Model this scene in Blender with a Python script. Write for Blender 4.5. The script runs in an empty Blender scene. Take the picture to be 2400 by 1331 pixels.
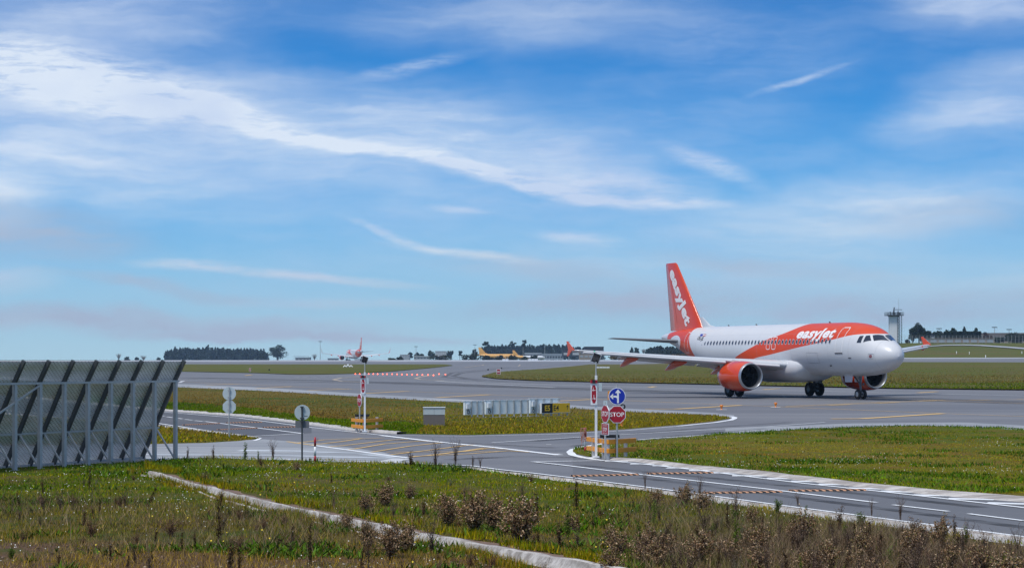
import bpy, bmesh, math, random
import numpy as np
from mathutils import Vector, Matrix
R = math.radians
rnd = random.Random(7)
rng = np.random.default_rng(11)
SC = bpy.context.scene
COL = SC.collection

# ------------------------------------------------------------------ camera, light, exposure
F, CH, YH = 4483.0, 3.1, 841.0           # focal length in photo pixels, eye height (m), horizon row
cd = bpy.data.cameras.new('camera'); cam = bpy.data.objects.new('camera', cd); COL.objects.link(cam)
cam.location = (0, 0, CH); cam.rotation_euler = (R(90), 0, 0)
cd.sensor_width = 36; cd.lens = F / 2400 * 36; cd.shift_y = (YH - 665.5) / 2400
cd.clip_start = 0.5; cd.clip_end = 30000
SC.camera = cam
SC.view_settings.view_transform = 'Standard'; SC.view_settings.look = 'None'
SC.view_settings.exposure = 0.06; SC.view_settings.gamma = 1
SUN_EL, SUN_DIR = R(63), Vector((-0.5, -0.55, 0)).normalized()
sd = bpy.data.lights.new('sun', 'SUN'); sun = bpy.data.objects.new('sun', sd); COL.objects.link(sun)
sd.energy = 2.9; sd.angle = R(16); sd.color = (1, .965, .91)
sv = Vector((SUN_DIR.x * math.cos(SUN_EL), SUN_DIR.y * math.cos(SUN_EL), math.sin(SUN_EL)))
sun.rotation_euler = sv.to_track_quat('Z', 'Y').to_euler()

def build_world():
    w = bpy.data.worlds.new('World'); SC.world = w; w.use_nodes = True
    nt = w.node_tree; N = nt.nodes; L = nt.links; N.clear()
    def nd(t, **k):
        n = N.new(t)
        for a, v in k.items(): setattr(n, a, v)
        return n
    def math_(op, a, b=None, c=None, clamp=False):
        n = nd('ShaderNodeMath', operation=op, use_clamp=clamp)
        for i, v in enumerate((a, b, c)):
            if v is None: continue
            if isinstance(v, (int, float)): n.inputs[i].default_value = v
            else: L.new(v, n.inputs[i])
        return n.outputs[0]
    def mix(f, a, b):
        n = nd('ShaderNodeMix', data_type='RGBA')
        for s, v in ((n.inputs[0], f), (n.inputs[6], a), (n.inputs[7], b)):
            if isinstance(v, (int, float)): s.default_value = v
            elif isinstance(v, tuple): s.default_value = (*v, 1)
            else: L.new(v, s)
        return n.outputs[2]
    sky = nd('ShaderNodeTexSky', sky_type='NISHITA'); sky.sun_disc = False
    sky.sun_elevation = SUN_EL; sky.sun_rotation = math.atan2(SUN_DIR.x, SUN_DIR.y)
    sky.air_density = 1; sky.dust_density = 0.6; sky.ozone_density = 2
    bri = nd('ShaderNodeVectorMath', operation='SCALE'); L.new(sky.outputs[0], bri.inputs[0]); bri.inputs['Scale'].default_value = 0.1
    tc = nd('ShaderNodeTexCoord'); sep = nd('ShaderNodeSeparateXYZ'); L.new(tc.outputs['Generated'], sep.inputs[0])
    az = math_('ARCTAN2', sep.outputs[0], sep.outputs[1])
    el = math_('ARCSINE', sep.outputs[2])
    p = math_('MULTIPLY_ADD', az, 45.0, 12.0)      # azimuth, about 1.3 degrees a unit
    q = math_('MULTIPLY_ADD', el, -44.9, 8.41)     # elevation, counted down from 10.7 degrees
    comb = nd('ShaderNodeCombineXYZ'); L.new(p, comb.inputs[0]); L.new(q, comb.inputs[1])
    # clear-sky gradient in the band above the horizon, the Nishita sky above it
    rq = nd('ShaderNodeMapRange'); L.new(q, rq.inputs[0]); rq.inputs[1].default_value = 8.41; rq.inputs[2].default_value = -12
    ramp = nd('ShaderNodeValToRGB'); L.new(rq.outputs[0], ramp.inputs[0])
    cr = ramp.color_ramp; cr.interpolation = 'B_SPLINE'
    cols = [(0, (.44, .65, .76)), (.06, (.34, .60, .78)), (.13, (.19, .49, .80)), (.21, (.085, .375, .78)), (.31, (.036, .25, .66)), (.42, (.022, .19, .56)), (1, (.04, .15, .45))]
    while len(cr.elements) < len(cols): cr.elements.new(.5)
    for e, (pos, c) in zip(cr.elements, cols): e.position = pos; e.color = (*c, 1)
    up = nd('ShaderNodeMapRange'); L.new(q, up.inputs[0]); up.inputs[1].default_value = -10; up.inputs[2].default_value = -25
    base = mix(up.outputs[0], ramp.outputs[0], bri.outputs[0])
    # warp
    def noise(vec, scale, detail=4, rough=.55, mapping=None):
        if mapping:
            m = nd('ShaderNodeMapping', vector_type='POINT'); L.new(vec, m.inputs[0])
            m.inputs['Location'].default_value = mapping[0]; m.inputs['Rotation'].default_value = (0, 0, mapping[1]); m.inputs['Scale'].default_value = mapping[2]
            vec = m.outputs[0]
        n = nd('ShaderNodeTexNoise'); L.new(vec, n.inputs['Vector'])
        n.inputs['Scale'].default_value = scale; n.inputs['Detail'].default_value = detail; n.inputs['Roughness'].default_value = rough
        return n
    wn = noise(comb.outputs[0], .45, 4, .6, ((3, 1, 0), -.15, (.7, 1.1, 1)))
    wv = nd('ShaderNodeVectorMath', operation='SUBTRACT'); L.new(wn.outputs['Color'], wv.inputs[0]); wv.inputs[1].default_value = (.5, .5, .5)
    wm = nd('ShaderNodeVectorMath', operation='MULTIPLY'); L.new(wv.outputs[0], wm.inputs[0]); wm.inputs[1].default_value = (2.0, .75, 0)
    wa = nd('ShaderNodeVectorMath', operation='ADD'); L.new(comb.outputs[0], wa.inputs[0]); L.new(wm.outputs[0], wa.inputs[1])
    W = wa.outputs[0]
    fib = noise(W, 1.0, 7, .62, ((0, 0, 0), -.23, (.42, 1.9, 1)))      # fibres, falling to the right
    fib2 = noise(W, 1.0, 6, .6, ((9, 4, 0), -.05, (.2, 1.25, 1)))
    soft = noise(W, .45, 4, .5, ((2, 7, 0), -.12, (.35, .8, 1)))
    def rng_(v, a, b, c=0, d=1):
        n = nd('ShaderNodeMapRange', interpolation_type='SMOOTHSTEP'); L.new(v, n.inputs[0])
        n.inputs[1].default_value = a; n.inputs[2].default_value = b; n.inputs[3].default_value = c; n.inputs[4].default_value = d
        return n.outputs[0]
    F1, F2, S1 = rng_(fib.outputs[0], .3, .75), rng_(fib2.outputs[0], .35, .72), rng_(soft.outputs[0], .38, .72)
    total = math_('MULTIPLY_ADD', math_('MULTIPLY', S1, math_('MULTIPLY_ADD', F1, .7, .3)), .30, math_('MULTIPLY', F2, .04))
    grey = None
    # single clouds: azimuth, elevation units, half sizes, tilt, strength, texture
    wm2 = nd('ShaderNodeVectorMath', operation='MULTIPLY'); L.new(wv.outputs[0], wm2.inputs[0]); wm2.inputs[1].default_value = (1.0, .35, 0)
    wa2 = nd('ShaderNodeVectorMath', operation='ADD'); L.new(comb.outputs[0], wa2.inputs[0]); L.new(wm2.outputs[0], wa2.inputs[1]); W2 = wa2.outputs[0]
    fil = noise(W2, 1.6, 8, .68, ((4, 2, 0), -.2, (.5, 2.6, 1))); F3 = rng_(fil.outputs[0], .28, .68)
    blobs = [(1.8, 2.05, 4.4, .85, .17, 1.25, 1), (5.6, 2.75, 1.8, .33, .25, .7, 1), (6.8, 3.25, 1.6, .2, .15, .6, 1), (9.0, 3.6, 2.2, .19, .14, .75, 1), (11.3, 4.05, 2.1, .24, .28, .85, 1), (13.3, 4.58, 1.8, .19, .2, .9, 1), (15.3, 4.8, 2.0, .16, 0, .65, 1), (14.5, 4.4, 2.8, .45, .1, .45, 1),
             (4.4, 6.25, 1.5, .15, 0, .8, 1), (7.4, 6.5, 3.0, .13, .09, .9, 1), (9.2, 5.5, 1.2, .11, .3, .65, 1), (11.0, 5.95, 1.8, .13, .14, .75, 1), (7.8, 7.12, 2.9, .15, 0, .6, 1), (16.6, 3.9, 1.3, .26, .4, .6, 1), (18.7, 2.0, 1.2, .09, -.3, .45, 1), (13.6, 5.6, 1.2, .16, .1, .55, 1), (9.7, 1.6, 1.5, .18, -.2, .4, 1), (10.8, 4.95, .9, .1, .1, .4, 1), (17.8, 7.35, 2.2, .12, .05, .4, 1),
             (4, 3.2, 9.5, 1.7, .14, 0.6, 0), (9.5, 2.9, 6.5, 1.1, .12, 0.49, 0), (13, 3.9, 4.2, .9, .3, 0.42, 0), (.1, 4.75, 1.3, .75, 0, 0.98, 0), (0, 6.6, 1.3, .35, .1, 0.65, 0), (20.5, 5.0, 4.2, .85, -.1, 0.88, 0), (22.7, .4, 2.6, .6, 0, 0.72, 0), (23, 2.6, 2.8, 1.0, -.3, 0.59, 0),
             (12, .5, 5.5, .8, 0, 0.39, 0), (1.8, .6, 4.5, .9, 0, 0.55, 0), (22, 6.6, 5.5, 1, 0, 0.52, 0), (14.5, 6.3, 6.5, .9, 0, 0.42, 0), (2.6, 7.6, 6.5, .28, 0, 0.85, 0), (1.5, 4.1, 5, 1.0, .2, 0.52, 0)]
    for (cx, cy, rx, ry, t, s, sharp) in blobs:
        tex = F3 if sharp else F2
        m = nd('ShaderNodeMapping', vector_type='TEXTURE'); L.new(W2 if sharp else W, m.inputs[0])
        m.inputs['Location'].default_value = (cx, cy, 0); m.inputs['Rotation'].default_value = (0, 0, t); m.inputs['Scale'].default_value = (rx, ry, 1)
        ln = nd('ShaderNodeVectorMath', operation='LENGTH'); L.new(m.outputs[0], ln.inputs[0])
        g = rng_(ln.outputs['Value'], 1.35, .0)
        g = math_('MULTIPLY', g, math_('MULTIPLY_ADD', tex, .8 if sharp else .55, .2 if sharp else .45))
        total = math_('MULTIPLY_ADD', g, s, total)
    total = math_('MAXIMUM', total, rng_(q, -9, -22, 0, .42))
    total = math_('MINIMUM', total, .93)
    # thin clouds overhead: light only, far above the picture
    cl = mix(rng_(q, 8.4, 3.5), (.54, .64, .74), (.74, .82, .93))
    vio = mix(rng_(soft.outputs[0], .48, .68, 0, .7), cl, (.48, .60, .84))
    lowviol = mix(rng_(q, 8.4, 5.5, .75, .0), vio, (.40, .50, .64))
    out = mix(total, base, lowviol)
    # low grey-mauve banks
    mv = 0.0
    for (cx, cy, rx, ry, t, s) in [(2.5, 7.55, 8, .33, .04, .75), (6.5, 7.9, 5, .14, 0, .5), (14.2, 7.05, 4.2, .45, -.04, .6), (.6, 5.5, 3.2, .75, .1, .55), (3.6, 6.75, 3, .2, .1, .5), (21, 7.3, 6, .45, 0, .55), (18, 6.3, 3, .3, .1, .4), (12.8, 6.35, 3, .3, .1, .35), (22.5, 5.2, 3, .5, 0, .3)]:
        m = nd('ShaderNodeMapping', vector_type='TEXTURE'); L.new(W, m.inputs[0])
        m.inputs['Location'].default_value = (cx, cy, 0); m.inputs['Rotation'].default_value = (0, 0, t); m.inputs['Scale'].default_value = (rx, ry, 1)
        ln = nd('ShaderNodeVectorMath', operation='LENGTH'); L.new(m.outputs[0], ln.inputs[0])
        mv = math_('MULTIPLY_ADD', math_('MULTIPLY', rng_(ln.outputs['Value'], 1.3, .1), math_('MULTIPLY_ADD', F1, .6, .4)), s, mv)
    out = mix(math_('MINIMUM', math_('MULTIPLY', mv, 1.7), .9), out, (.40, .475, .62))
    # below the horizon
    gm = mix(rng_(sep.outputs[2], -.002, -.03), out, (.16, .17, .14))
    bg = nd('ShaderNodeBackground'); L.new(gm, bg.inputs[0]); bg.inputs[1].default_value = 1.0
    o = nd('ShaderNodeOutputWorld'); L.new(bg.outputs[0], o.inputs[0])
build_world()

# ------------------------------------------------------------------ scene-graph helpers
def meta(o, label=None, cat=None, group=None, kind=None):
    if label: o['label'] = label
    if cat: o['category'] = cat
    if group: o['group'] = group
    if kind: o['kind'] = kind
    return o
def thing(name, label, cat, loc=(0, 0, 0), rotz=0.0, group=None, scale=None):
    o = bpy.data.objects.new(name, None); COL.objects.link(o)
    o.empty_display_size = .2; o.location = loc; o.rotation_euler = (0, 0, rotz)
    if scale: o.scale = scale if isinstance(scale, tuple) else (scale,) * 3
    return meta(o, label, cat, group)
KIDS = {}
def copy_tree(o, parent=None, **kw):
    c = o.copy(); COL.objects.link(c)
    if parent: c.parent = parent; KIDS.setdefault(parent.name, []).append(c)
    for ch in list(KIDS.get(o.name, [])): copy_tree(ch, c)
    for k, v in kw.items(): c[k] = v
    return c
class MB:
    def __init__(s): s.v = []; s.f = []; s.m = []; s.sm = []
    def add(s, verts, faces, mat=0, smooth=False):
        n = len(s.v); s.v += [tuple(v) for v in verts]
        s.f += [tuple(i + n for i in f) for f in faces]; s.m += [mat] * len(faces); s.sm += [smooth] * len(faces)
    def box(s, c, d, mat=0, rz=0.0, M=None):
        x, y, z = d[0] / 2, d[1] / 2, d[2] / 2
        vs = [Vector((a * x, b * y, e * z)) for a in (-1, 1) for b in (-1, 1) for e in (-1, 1)]
        if M is None: M = Matrix.Rotation(rz, 3, 'Z')
        vs = [M @ v + Vector(c) for v in vs]
        s.add(vs, [(0, 1, 3, 2), (4, 6, 7, 5), (0, 4, 5, 1), (2, 3, 7, 6), (0, 2, 6, 4), (1, 5, 7, 3)], mat)
    def bar(s, a, b, w, h=None, mat=0, up=Vector((0, 0, 1))):
        a, b = Vector(a), Vector(b); h = h or w; d = (b - a)
        if d.length < 1e-6: return
        z = d.normalized(); x = z.cross(up)
        if x.length < 1e-4: x = Vector((1, 0, 0))
        x.normalize(); y = x.cross(z)
        vs = [p + x * sx * w / 2 + y * sy * h / 2 for p in (a, b) for sx, sy in ((-1, -1), (1, -1), (1, 1), (-1, 1))]
        s.add(vs, [(0, 3, 2, 1), (4, 5, 6, 7)] + [(i, (i + 1) % 4, (i + 1) % 4 + 4, i + 4) for i in range(4)], mat)
    def tube(s, pts, r, n=8, mat=0, cap=True):
        rs = r if isinstance(r, (list, tuple)) else [r] * len(pts)
        pts = [Vector(p) for p in pts]; rings = []; vs = []; fs = []
        for i, p in enumerate(pts):
            d = (pts[min(i + 1, len(pts) - 1)] - pts[max(i - 1, 0)]).normalized()
            x = d.cross(Vector((0, 0, 1)))
            if x.length < 1e-3: x = Vector((1, 0, 0))
            x.normalize(); y = x.cross(d)
            vs += [p + (x * math.cos(2 * math.pi * k / n) + y * math.sin(2 * math.pi * k / n)) * rs[i] for k in range(n)]
        for i in range(len(pts) - 1):
            fs += [(i * n + k, i * n + (k + 1) % n, (i + 1) * n + (k + 1) % n, (i + 1) * n + k) for k in range(n)]
        s.add(vs, fs, mat, True)
        if cap: s.add([vs[k] for k in range(n)], [tuple(range(n))[::-1]], mat); s.add([vs[-n + k] for k in range(n)], [tuple(range(n))], mat)
    def lathe(s, prof, axis='Z', c=(0, 0, 0), n=24, mat=0, mats=None, smooth=True):
        vs = []; fs = []; c = Vector(c)
        for (a, r) in prof:
            for k in range(n):
                t = 2 * math.pi * k / n; u, w = r * math.cos(t), r * math.sin(t)
                vs.append(c + Vector({'Z': (u, w, a), 'X': (a, u, w), 'Y': (u, a, w)}[axis]))
        for i in range(len(prof) - 1):
            for k in range(n):
                f = (i * n + k, i * n + (k + 1) % n, (i + 1) * n + (k + 1) % n, (i + 1) * n + k)
                fs.append(f)
        s.add(vs, fs, mat, smooth)
    def prism(s, pts, y0, y1, mat=0, axis='Y', side_mat=None):
        """outline (u, w) extruded along an axis"""
        n = len(pts)
        P = lambda u, w, t: {'Y': (u, t, w), 'X': (t, u, w), 'Z': (u, w, t)}[axis]
        s.add([P(u, w, y0) for u, w in pts], [tuple(range(n))], mat); s.add([P(u, w, y1) for u, w in pts], [tuple(range(n))[::-1]], mat if side_mat is None else side_mat)
        s.add([P(u, w, t) for t in (y0, y1) for u, w in pts], [(i, (i + 1) % n, (i + 1) % n + n, i + n) for i in range(n)], mat if side_mat is None else side_mat)
    def build(s, name, mats, parent=None, loc=None, fix=True):
        me = bpy.data.meshes.new(name); me.from_pydata(s.v, [], s.f)
        for m in (mats if isinstance(mats, (list, tuple)) else [mats]): me.materials.append(m)
        me.polygons.foreach_set('material_index', s.m); me.polygons.foreach_set('use_smooth', s.sm)
        if fix:
            bm = bmesh.new(); bm.from_mesh(me); bmesh.ops.recalc_face_normals(bm, faces=bm.faces); bm.to_mesh(me); bm.free()
        me.update()
        o = bpy.data.objects.new(name, me); COL.objects.link(o)
        if parent: o.parent = parent; KIDS.setdefault(parent.name, []).append(o)
        if loc: o.location = loc
        return o
def np_mesh(name, V, Fc, mats, cols=None, parent=None, midx=None, smooth=False):
    """V (n,3), Fc (m,k) arrays; fast path for plants and ground"""
    me = bpy.data.meshes.new(name); k = Fc.shape[1]; m = len(Fc)
    me.vertices.add(len(V)); me.vertices.foreach_set('co', np.ascontiguousarray(V, np.float32).ravel())
    me.loops.add(m * k); me.loops.foreach_set('vertex_index', np.ascontiguousarray(Fc, np.int32).ravel())
    me.polygons.add(m); me.polygons.foreach_set('loop_start', np.arange(m, dtype=np.int32) * k)
    for mm in (mats if isinstance(mats, (list, tuple)) else [mats]): me.materials.append(mm)
    if midx is not None: me.polygons.foreach_set('material_index', midx.astype(np.int32))
    if smooth: me.polygons.foreach_set('use_smooth', np.ones(m, bool))
    if cols is not None:
        a = me.color_attributes.new('tint', 'FLOAT_COLOR', 'POINT')
        a.data.foreach_set('color', np.concatenate([cols, np.ones((len(cols), 1))], 1).astype(np.float32).ravel())
    me.update(calc_edges=True); me.validate()
    o = bpy.data.objects.new(name, me); COL.objects.link(o)
    if parent: o.parent = parent; KIDS.setdefault(parent.name, []).append(o)
    return o

# ------------------------------------------------------------------ materials
def mat(name, col=(.5, .5, .5), rough=.6, metal=0.0, var=.0, scale=5.0, bump=0.0, coat=0.0, spec=.5, emit=None, es=1.0, stretch=None):
    m = bpy.data.materials.new(name); m.use_nodes = True; nt = m.node_tree; b = nt.nodes['Principled BSDF']
    b.inputs['Roughness'].default_value = rough; b.inputs['Metallic'].default_value = metal
    b.inputs['Coat Weight'].default_value = coat; b.inputs['Specular IOR Level'].default_value = spec
    b.inputs['Base Color'].default_value = (*col, 1)
    tc = nt.nodes.new('ShaderNodeTexCoord'); mp = nt.nodes.new('ShaderNodeMapping'); nt.links.new(tc.outputs['Object'], mp.inputs[0])
    if stretch: mp.inputs['Scale'].default_value = stretch
    n = nt.nodes.new('ShaderNodeTexNoise'); nt.links.new(mp.outputs[0], n.inputs['Vector'])
    n.inputs['Scale'].default_value = scale; n.inputs['Detail'].default_value = 5
    v = max(var, .04)
    mx = nt.nodes.new('ShaderNodeMix'); mx.data_type = 'RGBA'; nt.links.new(n.outputs[0], mx.inputs[0])
    mx.inputs[6].default_value = (*[c * (1 - v) for c in col], 1); mx.inputs[7].default_value = (*[min(1, c * (1 + v)) for c in col], 1)
    nt.links.new(mx.outputs[2], b.inputs['Base Color'])
    if bump:
        bp = nt.nodes.new('ShaderNodeBump'); bp.inputs['Strength'].default_value = bump; nt.links.new(n.outputs[0], bp.inputs['Height']); nt.links.new(bp.outputs[0], b.inputs['Normal'])
    if emit: b.inputs['Emission Color'].default_value = (*emit, 1); b.inputs['Emission Strength'].default_value = es
    return m
class NB:
    """small node builder for one material"""
    def __init__(s, name):
        s.m = bpy.data.materials.new(name); s.m.use_nodes = True; s.nt = s.m.node_tree; s.b = s.nt.nodes['Principled BSDF']; s.out = s.nt.nodes['Material Output']
        s.tc = s.nt.nodes.new('ShaderNodeTexCoord')
    def link(s, v, sock):
        if isinstance(v, (int, float)): sock.default_value = v
        elif isinstance(v, tuple): sock.default_value = (*v, 1) if len(v) == 3 and sock.type == 'RGBA' else v
        else: s.nt.links.new(v, sock)
    def noise(s, scale, detail=4, rough=.55, st=(1, 1, 1), rot=0.0, loc=(0, 0, 0), vec=None, col=False):
        mp = s.nt.nodes.new('ShaderNodeMapping'); s.nt.links.new(vec or s.tc.outputs['Object'], mp.inputs[0])
        mp.inputs['Rotation'].default_value = (0, 0, rot); mp.inputs['Scale'].default_value = st; mp.inputs['Location'].default_value = loc
        n = s.nt.nodes.new('ShaderNodeTexNoise'); s.nt.links.new(mp.outputs[0], n.inputs['Vector'])
        n.inputs['Scale'].default_value = scale; n.inputs['Detail'].default_value = detail; n.inputs['Roughness'].default_value = rough
        return n.outputs[1 if col else 0]
    def math(s, op, a, b=0.0, c=None, clamp=False):
        n = s.nt.nodes.new('ShaderNodeMath'); n.operation = op; n.use_clamp = clamp
        s.link(a, n.inputs[0]); s.link(b, n.inputs[1])
        if c is not None: s.link(c, n.inputs[2])
        return n.outputs[0]
    def rng(s, v, a, b, c=0.0, d=1.0, smooth=True):
        n = s.nt.nodes.new('ShaderNodeMapRange'); n.interpolation_type = 'SMOOTHSTEP' if smooth else 'LINEAR'
        s.link(v, n.inputs[0]); n.inputs[1].default_value = a; n.inputs[2].default_value = b; n.inputs[3].default_value = c; n.inputs[4].default_value = d
        return n.outputs[0]
    def mix(s, f, a, b, mode='MIX'):
        n = s.nt.nodes.new('ShaderNodeMix'); n.data_type = 'RGBA'; n.blend_type = mode
        s.link(f, n.inputs[0]); s.link(a, n.inputs[6]); s.link(b, n.inputs[7]); return n.outputs[2]
    def bump(s, h, strength=.3, dist=.02):
        n = s.nt.nodes.new('ShaderNodeBump'); n.inputs['Strength'].default_value = strength; n.inputs['Distance'].default_value = dist
        s.link(h, n.inputs['Height']); s.link(n.outputs[0], s.b.inputs['Normal'])
    def xyz(s, which='Object'):
        n = s.nt.nodes.new('ShaderNodeSeparateXYZ'); s.nt.links.new(s.tc.outputs[which], n.inputs[0]); return n.outputs
    def done(s, col, rough=.8, spec=.3):
        s.link(col, s.b.inputs['Base Color']); s.link(rough, s.b.inputs['Roughness']); s.b.inputs['Specular IOR Level'].default_value = spec
        return s.m

TAXI_DIR = R(-7)      # the way the taxiway runs, measured on the ground
def asphalt_mat(name, dark, light, streak=.5, rot=0.0, grain=.12):
    n = NB(name)
    big = n.noise(.035, 4, .6, (.35, 1, 1), rot)
    st = n.noise(.5, 5, .65, (.045, 1, 1), rot)
    st2 = n.noise(.12, 4, .6, (.1, 1, 1), rot, (40, 3, 0))
    fine = n.noise(9, 3, .7)
    a = n.math('MULTIPLY_ADD', n.rng(st, .35, .68), streak, n.math('MULTIPLY', n.rng(big, .35, .65), 1 - streak))
    a = n.math('MULTIPLY_ADD', n.rng(st2, .45, .7), .35, n.math('MULTIPLY', a, .75))
    c = n.mix(a, dark, light)
    c = n.mix(n.rng(fine, .2, .8, 0, grain), c, (.02, .02, .02))
    vo = n.nt.nodes.new('ShaderNodeTexVoronoi'); vm = n.nt.nodes.new('ShaderNodeMapping'); n.nt.links.new(n.tc.outputs['Object'], vm.inputs[0]); vm.inputs['Rotation'].default_value = (0, 0, rot); vm.inputs['Scale'].default_value = (.06, .35, 1); n.nt.links.new(vm.outputs[0], vo.inputs[0]); vo.distance = 'CHEBYCHEV'; vo.inputs['Scale'].default_value = 1.0
    pv = n.nt.nodes.new('ShaderNodeSeparateColor'); n.nt.links.new(vo.outputs['Color'], pv.inputs[0])
    c = n.mix(n.math('MULTIPLY', pv.outputs[0], .22), c, dark)
    crack = n.noise(1.6, 6, .8, (.05, 1, 1), rot, (7, 7, 0))
    c = n.mix(n.rng(crack, .66, .74, 0, .35), c, (.03, .03, .032))
    n.bump(fine, .25, .01)
    return n.done(c, n.rng(a, 0, 1, .62, .8), .35)
M_TAXI = asphalt_mat('taxiway_asphalt', (.125, .125, .134), (.235, .236, .25), .6, R(6))
M_ROAD = asphalt_mat('road_asphalt', (.115, .116, .124), (.175, .177, .188), .5, R(60), .18)
M_DARKROAD = asphalt_mat('dark_asphalt', (.082, .082, .09), (.13, .131, .14), .5, R(60), .2)
M_PALE = asphalt_mat('pale_concrete', (.22, .225, .235), (.44, .46, .48), .7, R(2), .05)
M_FARPAVE = asphalt_mat('runway_concrete', (.30, .31, .33), (.48, .50, .53), .6, 0, .03)

def grass_mat(name, a, b, c, d=(.10, .07, .035), soil=.0, s=1.0, flat=.35):
    n = NB(name)
    big = n.noise(.05 * s, 4, .6, (flat, 1, 1)); mid = n.noise(.35 * s, 5, .62, (.5, 1, 1), 0, (5, 9, 0)); fine = n.noise(6, 4, .75, (.7, 1, 1)); f2 = n.noise(24, 3, .7)
    x = n.mix(n.rng(big, .36, .62), a, b)
    x = n.mix(n.rng(mid, .42, .66), x, c)
    x = n.mix(n.rng(n.noise(.8 * s, 5, .7, (.4, 1, 1), 0, (31, 2, 0)), .58, .72, 0, .6 + soil), x, d)
    x = n.mix(n.rng(fine, .3, .75, 0, .55), x, n.mix(.5, x, (.01, .015, .003)))
    x = n.mix(n.rng(f2, .55, .8, 0, .3), x, (.25, .22, .08))
    n.bump(fine, .8, .06)
    return n.done(x, .95, .1)
M_GR_A = grass_mat('verge_grass', (.125, .105, .014), (.048, .082, .006), (.15, .098, .022))
M_GR_D = grass_mat('meadow_grass', (.135, .125, .010), (.062, .105, .006), (.15, .095, .02), s=1.6)
M_GR_C = grass_mat('dry_verge_grass', (.125, .118, .022), (.085, .115, .010), (.13, .085, .035), s=.8, flat=.12)
M_GR_B = grass_mat('far_verge_grass', (.105, .118, .020), (.085, .11, .012), (.13, .10, .032), s=.3, flat=.2)
M_SOIL = None
def soil_mat():
    n = NB('weedy_soil'); P = n.xyz()
    big = n.noise(.28, 5, .6); mid = n.noise(1.3, 6, .7); fine = n.noise(14, 5, .8)
    g = n.mix(n.rng(mid, .38, .62), (.055, .085, .008), (.115, .105, .014))
    soil = n.mix(n.rng(fine, .35, .7), (.075, .042, .026), (.20, .125, .085))
    near = n.rng(P[1], 34.0, 29.0)
    f = n.math('ADD', n.rng(big, .45, .68, 0, .75), n.math('MULTIPLY', near, n.rng(mid, .3, .6, .25, 1)), clamp=True)
    c = n.mix(f, g, soil); c = n.mix(n.rng(fine, .62, .8, 0, .5), c, (.32, .26, .2))
    n.bump(fine, 1.0, .05); return n.done(c, .95, .1)
M_SOIL = soil_mat()
def tint_mat(name, rough=.8, trans=.0):
    n = NB(name); a = n.nt.nodes.new('ShaderNodeVertexColor'); a.layer_name = 'tint'
    n.done(a.outputs[0], rough, .0)
    if trans: n.b.inputs['Subsurface Weight'].default_value = 0
    return n.m
M_BLADE = tint_mat('grass_blades')
M_LEAF = tint_mat('leaf_tints')
def paint_mat(name, col, wear=.35):
    n = NB(name); w = n.noise(5, 5, .75); big = n.noise(.8, 3)
    c = n.mix(n.rng(w, .52, .75, 0, wear), col, (.13, .13, .14)); c = n.mix(n.rng(big, .3, .7, 0, .15), c, (.3, .3, .3))
    return n.done(c, .65, .3)
M_WHITE_LINE = paint_mat('white_road_paint', (.78, .80, .82), .3)
def streak_mat():
    n = NB('streaky_white_paint'); a = n.noise(.5, 6, .75, (.12, 2.4, 1)); c = n.mix(n.rng(a, .36, .60), (.62, .66, .70), (.30, .32, .34)); return n.done(c, .7, .3)
M_STREAK = streak_mat()
M_WORN_WHITE = paint_mat('worn_white_paint', (.55, .56, .57), .5)
M_YEL_LINE = paint_mat('yellow_taxiway_paint', (.72, .46, .15), .35)
M_PALE_YEL = paint_mat('faded_yellow_paint', (.52, .42, .30), .5)
M_KERB = mat('pale_kerb_concrete', (.46, .44, .42), .85, var=.22, scale=3, bump=.5)
M_DRAIN = None
def drain_mat():
    n = NB('weathered_concrete'); a = n.noise(2.2, 6, .7, (.4, 1, 1)); b = n.noise(9, 5, .75)
    c = n.mix(n.rng(a, .38, .64), (.30, .27, .25), (.55, .52, .49)); c = n.mix(n.rng(b, .56, .72, 0, .6), c, (.12, .10, .08))
    n.bump(b, .6, .02); return n.done(c, .9, .2)
M_DRAIN = drain_mat()

M_GALV = mat('galvanised_steel', (.46, .47, .47), .5, .25, var=.2, scale=9)
M_DARKSTEEL = mat('dark_steel', (.075, .085, .09), .5, .4, var=.3, scale=6)
M_ALU = mat('sign_back_aluminium', (.52, .60, .62), .55, .15, var=.12, scale=5)
M_BOARD = mat('board_back_white', (.80, .86, .88), .5, var=.08, scale=4)
M_ALUDARK = mat('grey_sign_back', (.17, .18, .20), .6, .1, var=.12, scale=5)
M_WPAINT = mat('white_enamel', (.78, .80, .82), .4, var=.07, scale=6)
M_RED = mat('red_enamel', (.36, .008, .022), .4, var=.1, scale=8)
M_BLUE = mat('blue_enamel', (.008, .03, .36), .4, var=.06, scale=8)
M_BLACK = mat('black_plastic', (.012, .012, .014), .5, var=.2)
M_AMBER = mat('amber_rail_paint', (.78, .30, .015), .5, var=.15, scale=10)
M_SIGNYEL = mat('yellow_sign_face', (.95, .56, .01), .45, var=.05)
M_ORANGE = mat('orange_marker_plastic', (.75, .22, .02), .45, var=.1)
M_ROPE = mat('faded_pink_rope', (.45, .20, .15), .8, var=.2)
M_BROWNGREY = mat('brown_grey_render', (.16, .14, .13), .8, var=.15, scale=8)
M_LTGREY = mat('light_grey_paint', (.50, .56, .57), .6, var=.08)
M_SOLAR = mat('solar_cells', (.02, .022, .03), .2, var=.3, scale=20, coat=.5)
M_GLASSDK = mat('dark_window_glass', (.012, .02, .04), .12, var=.3, scale=2, coat=.6)
M_TYRE = mat('tyre_rubber', (.014, .014, .015), .75, var=.3)
M_HUB = mat('wheel_hub_metal', (.45, .45, .46), .4, .6)
M_STRUT = mat('gear_strut_metal', (.12, .12, .13), .4, .5, var=.3, scale=10)
M_LIP = mat('engine_lip_metal', (.42, .44, .47), .35, .7, var=.08)
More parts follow.
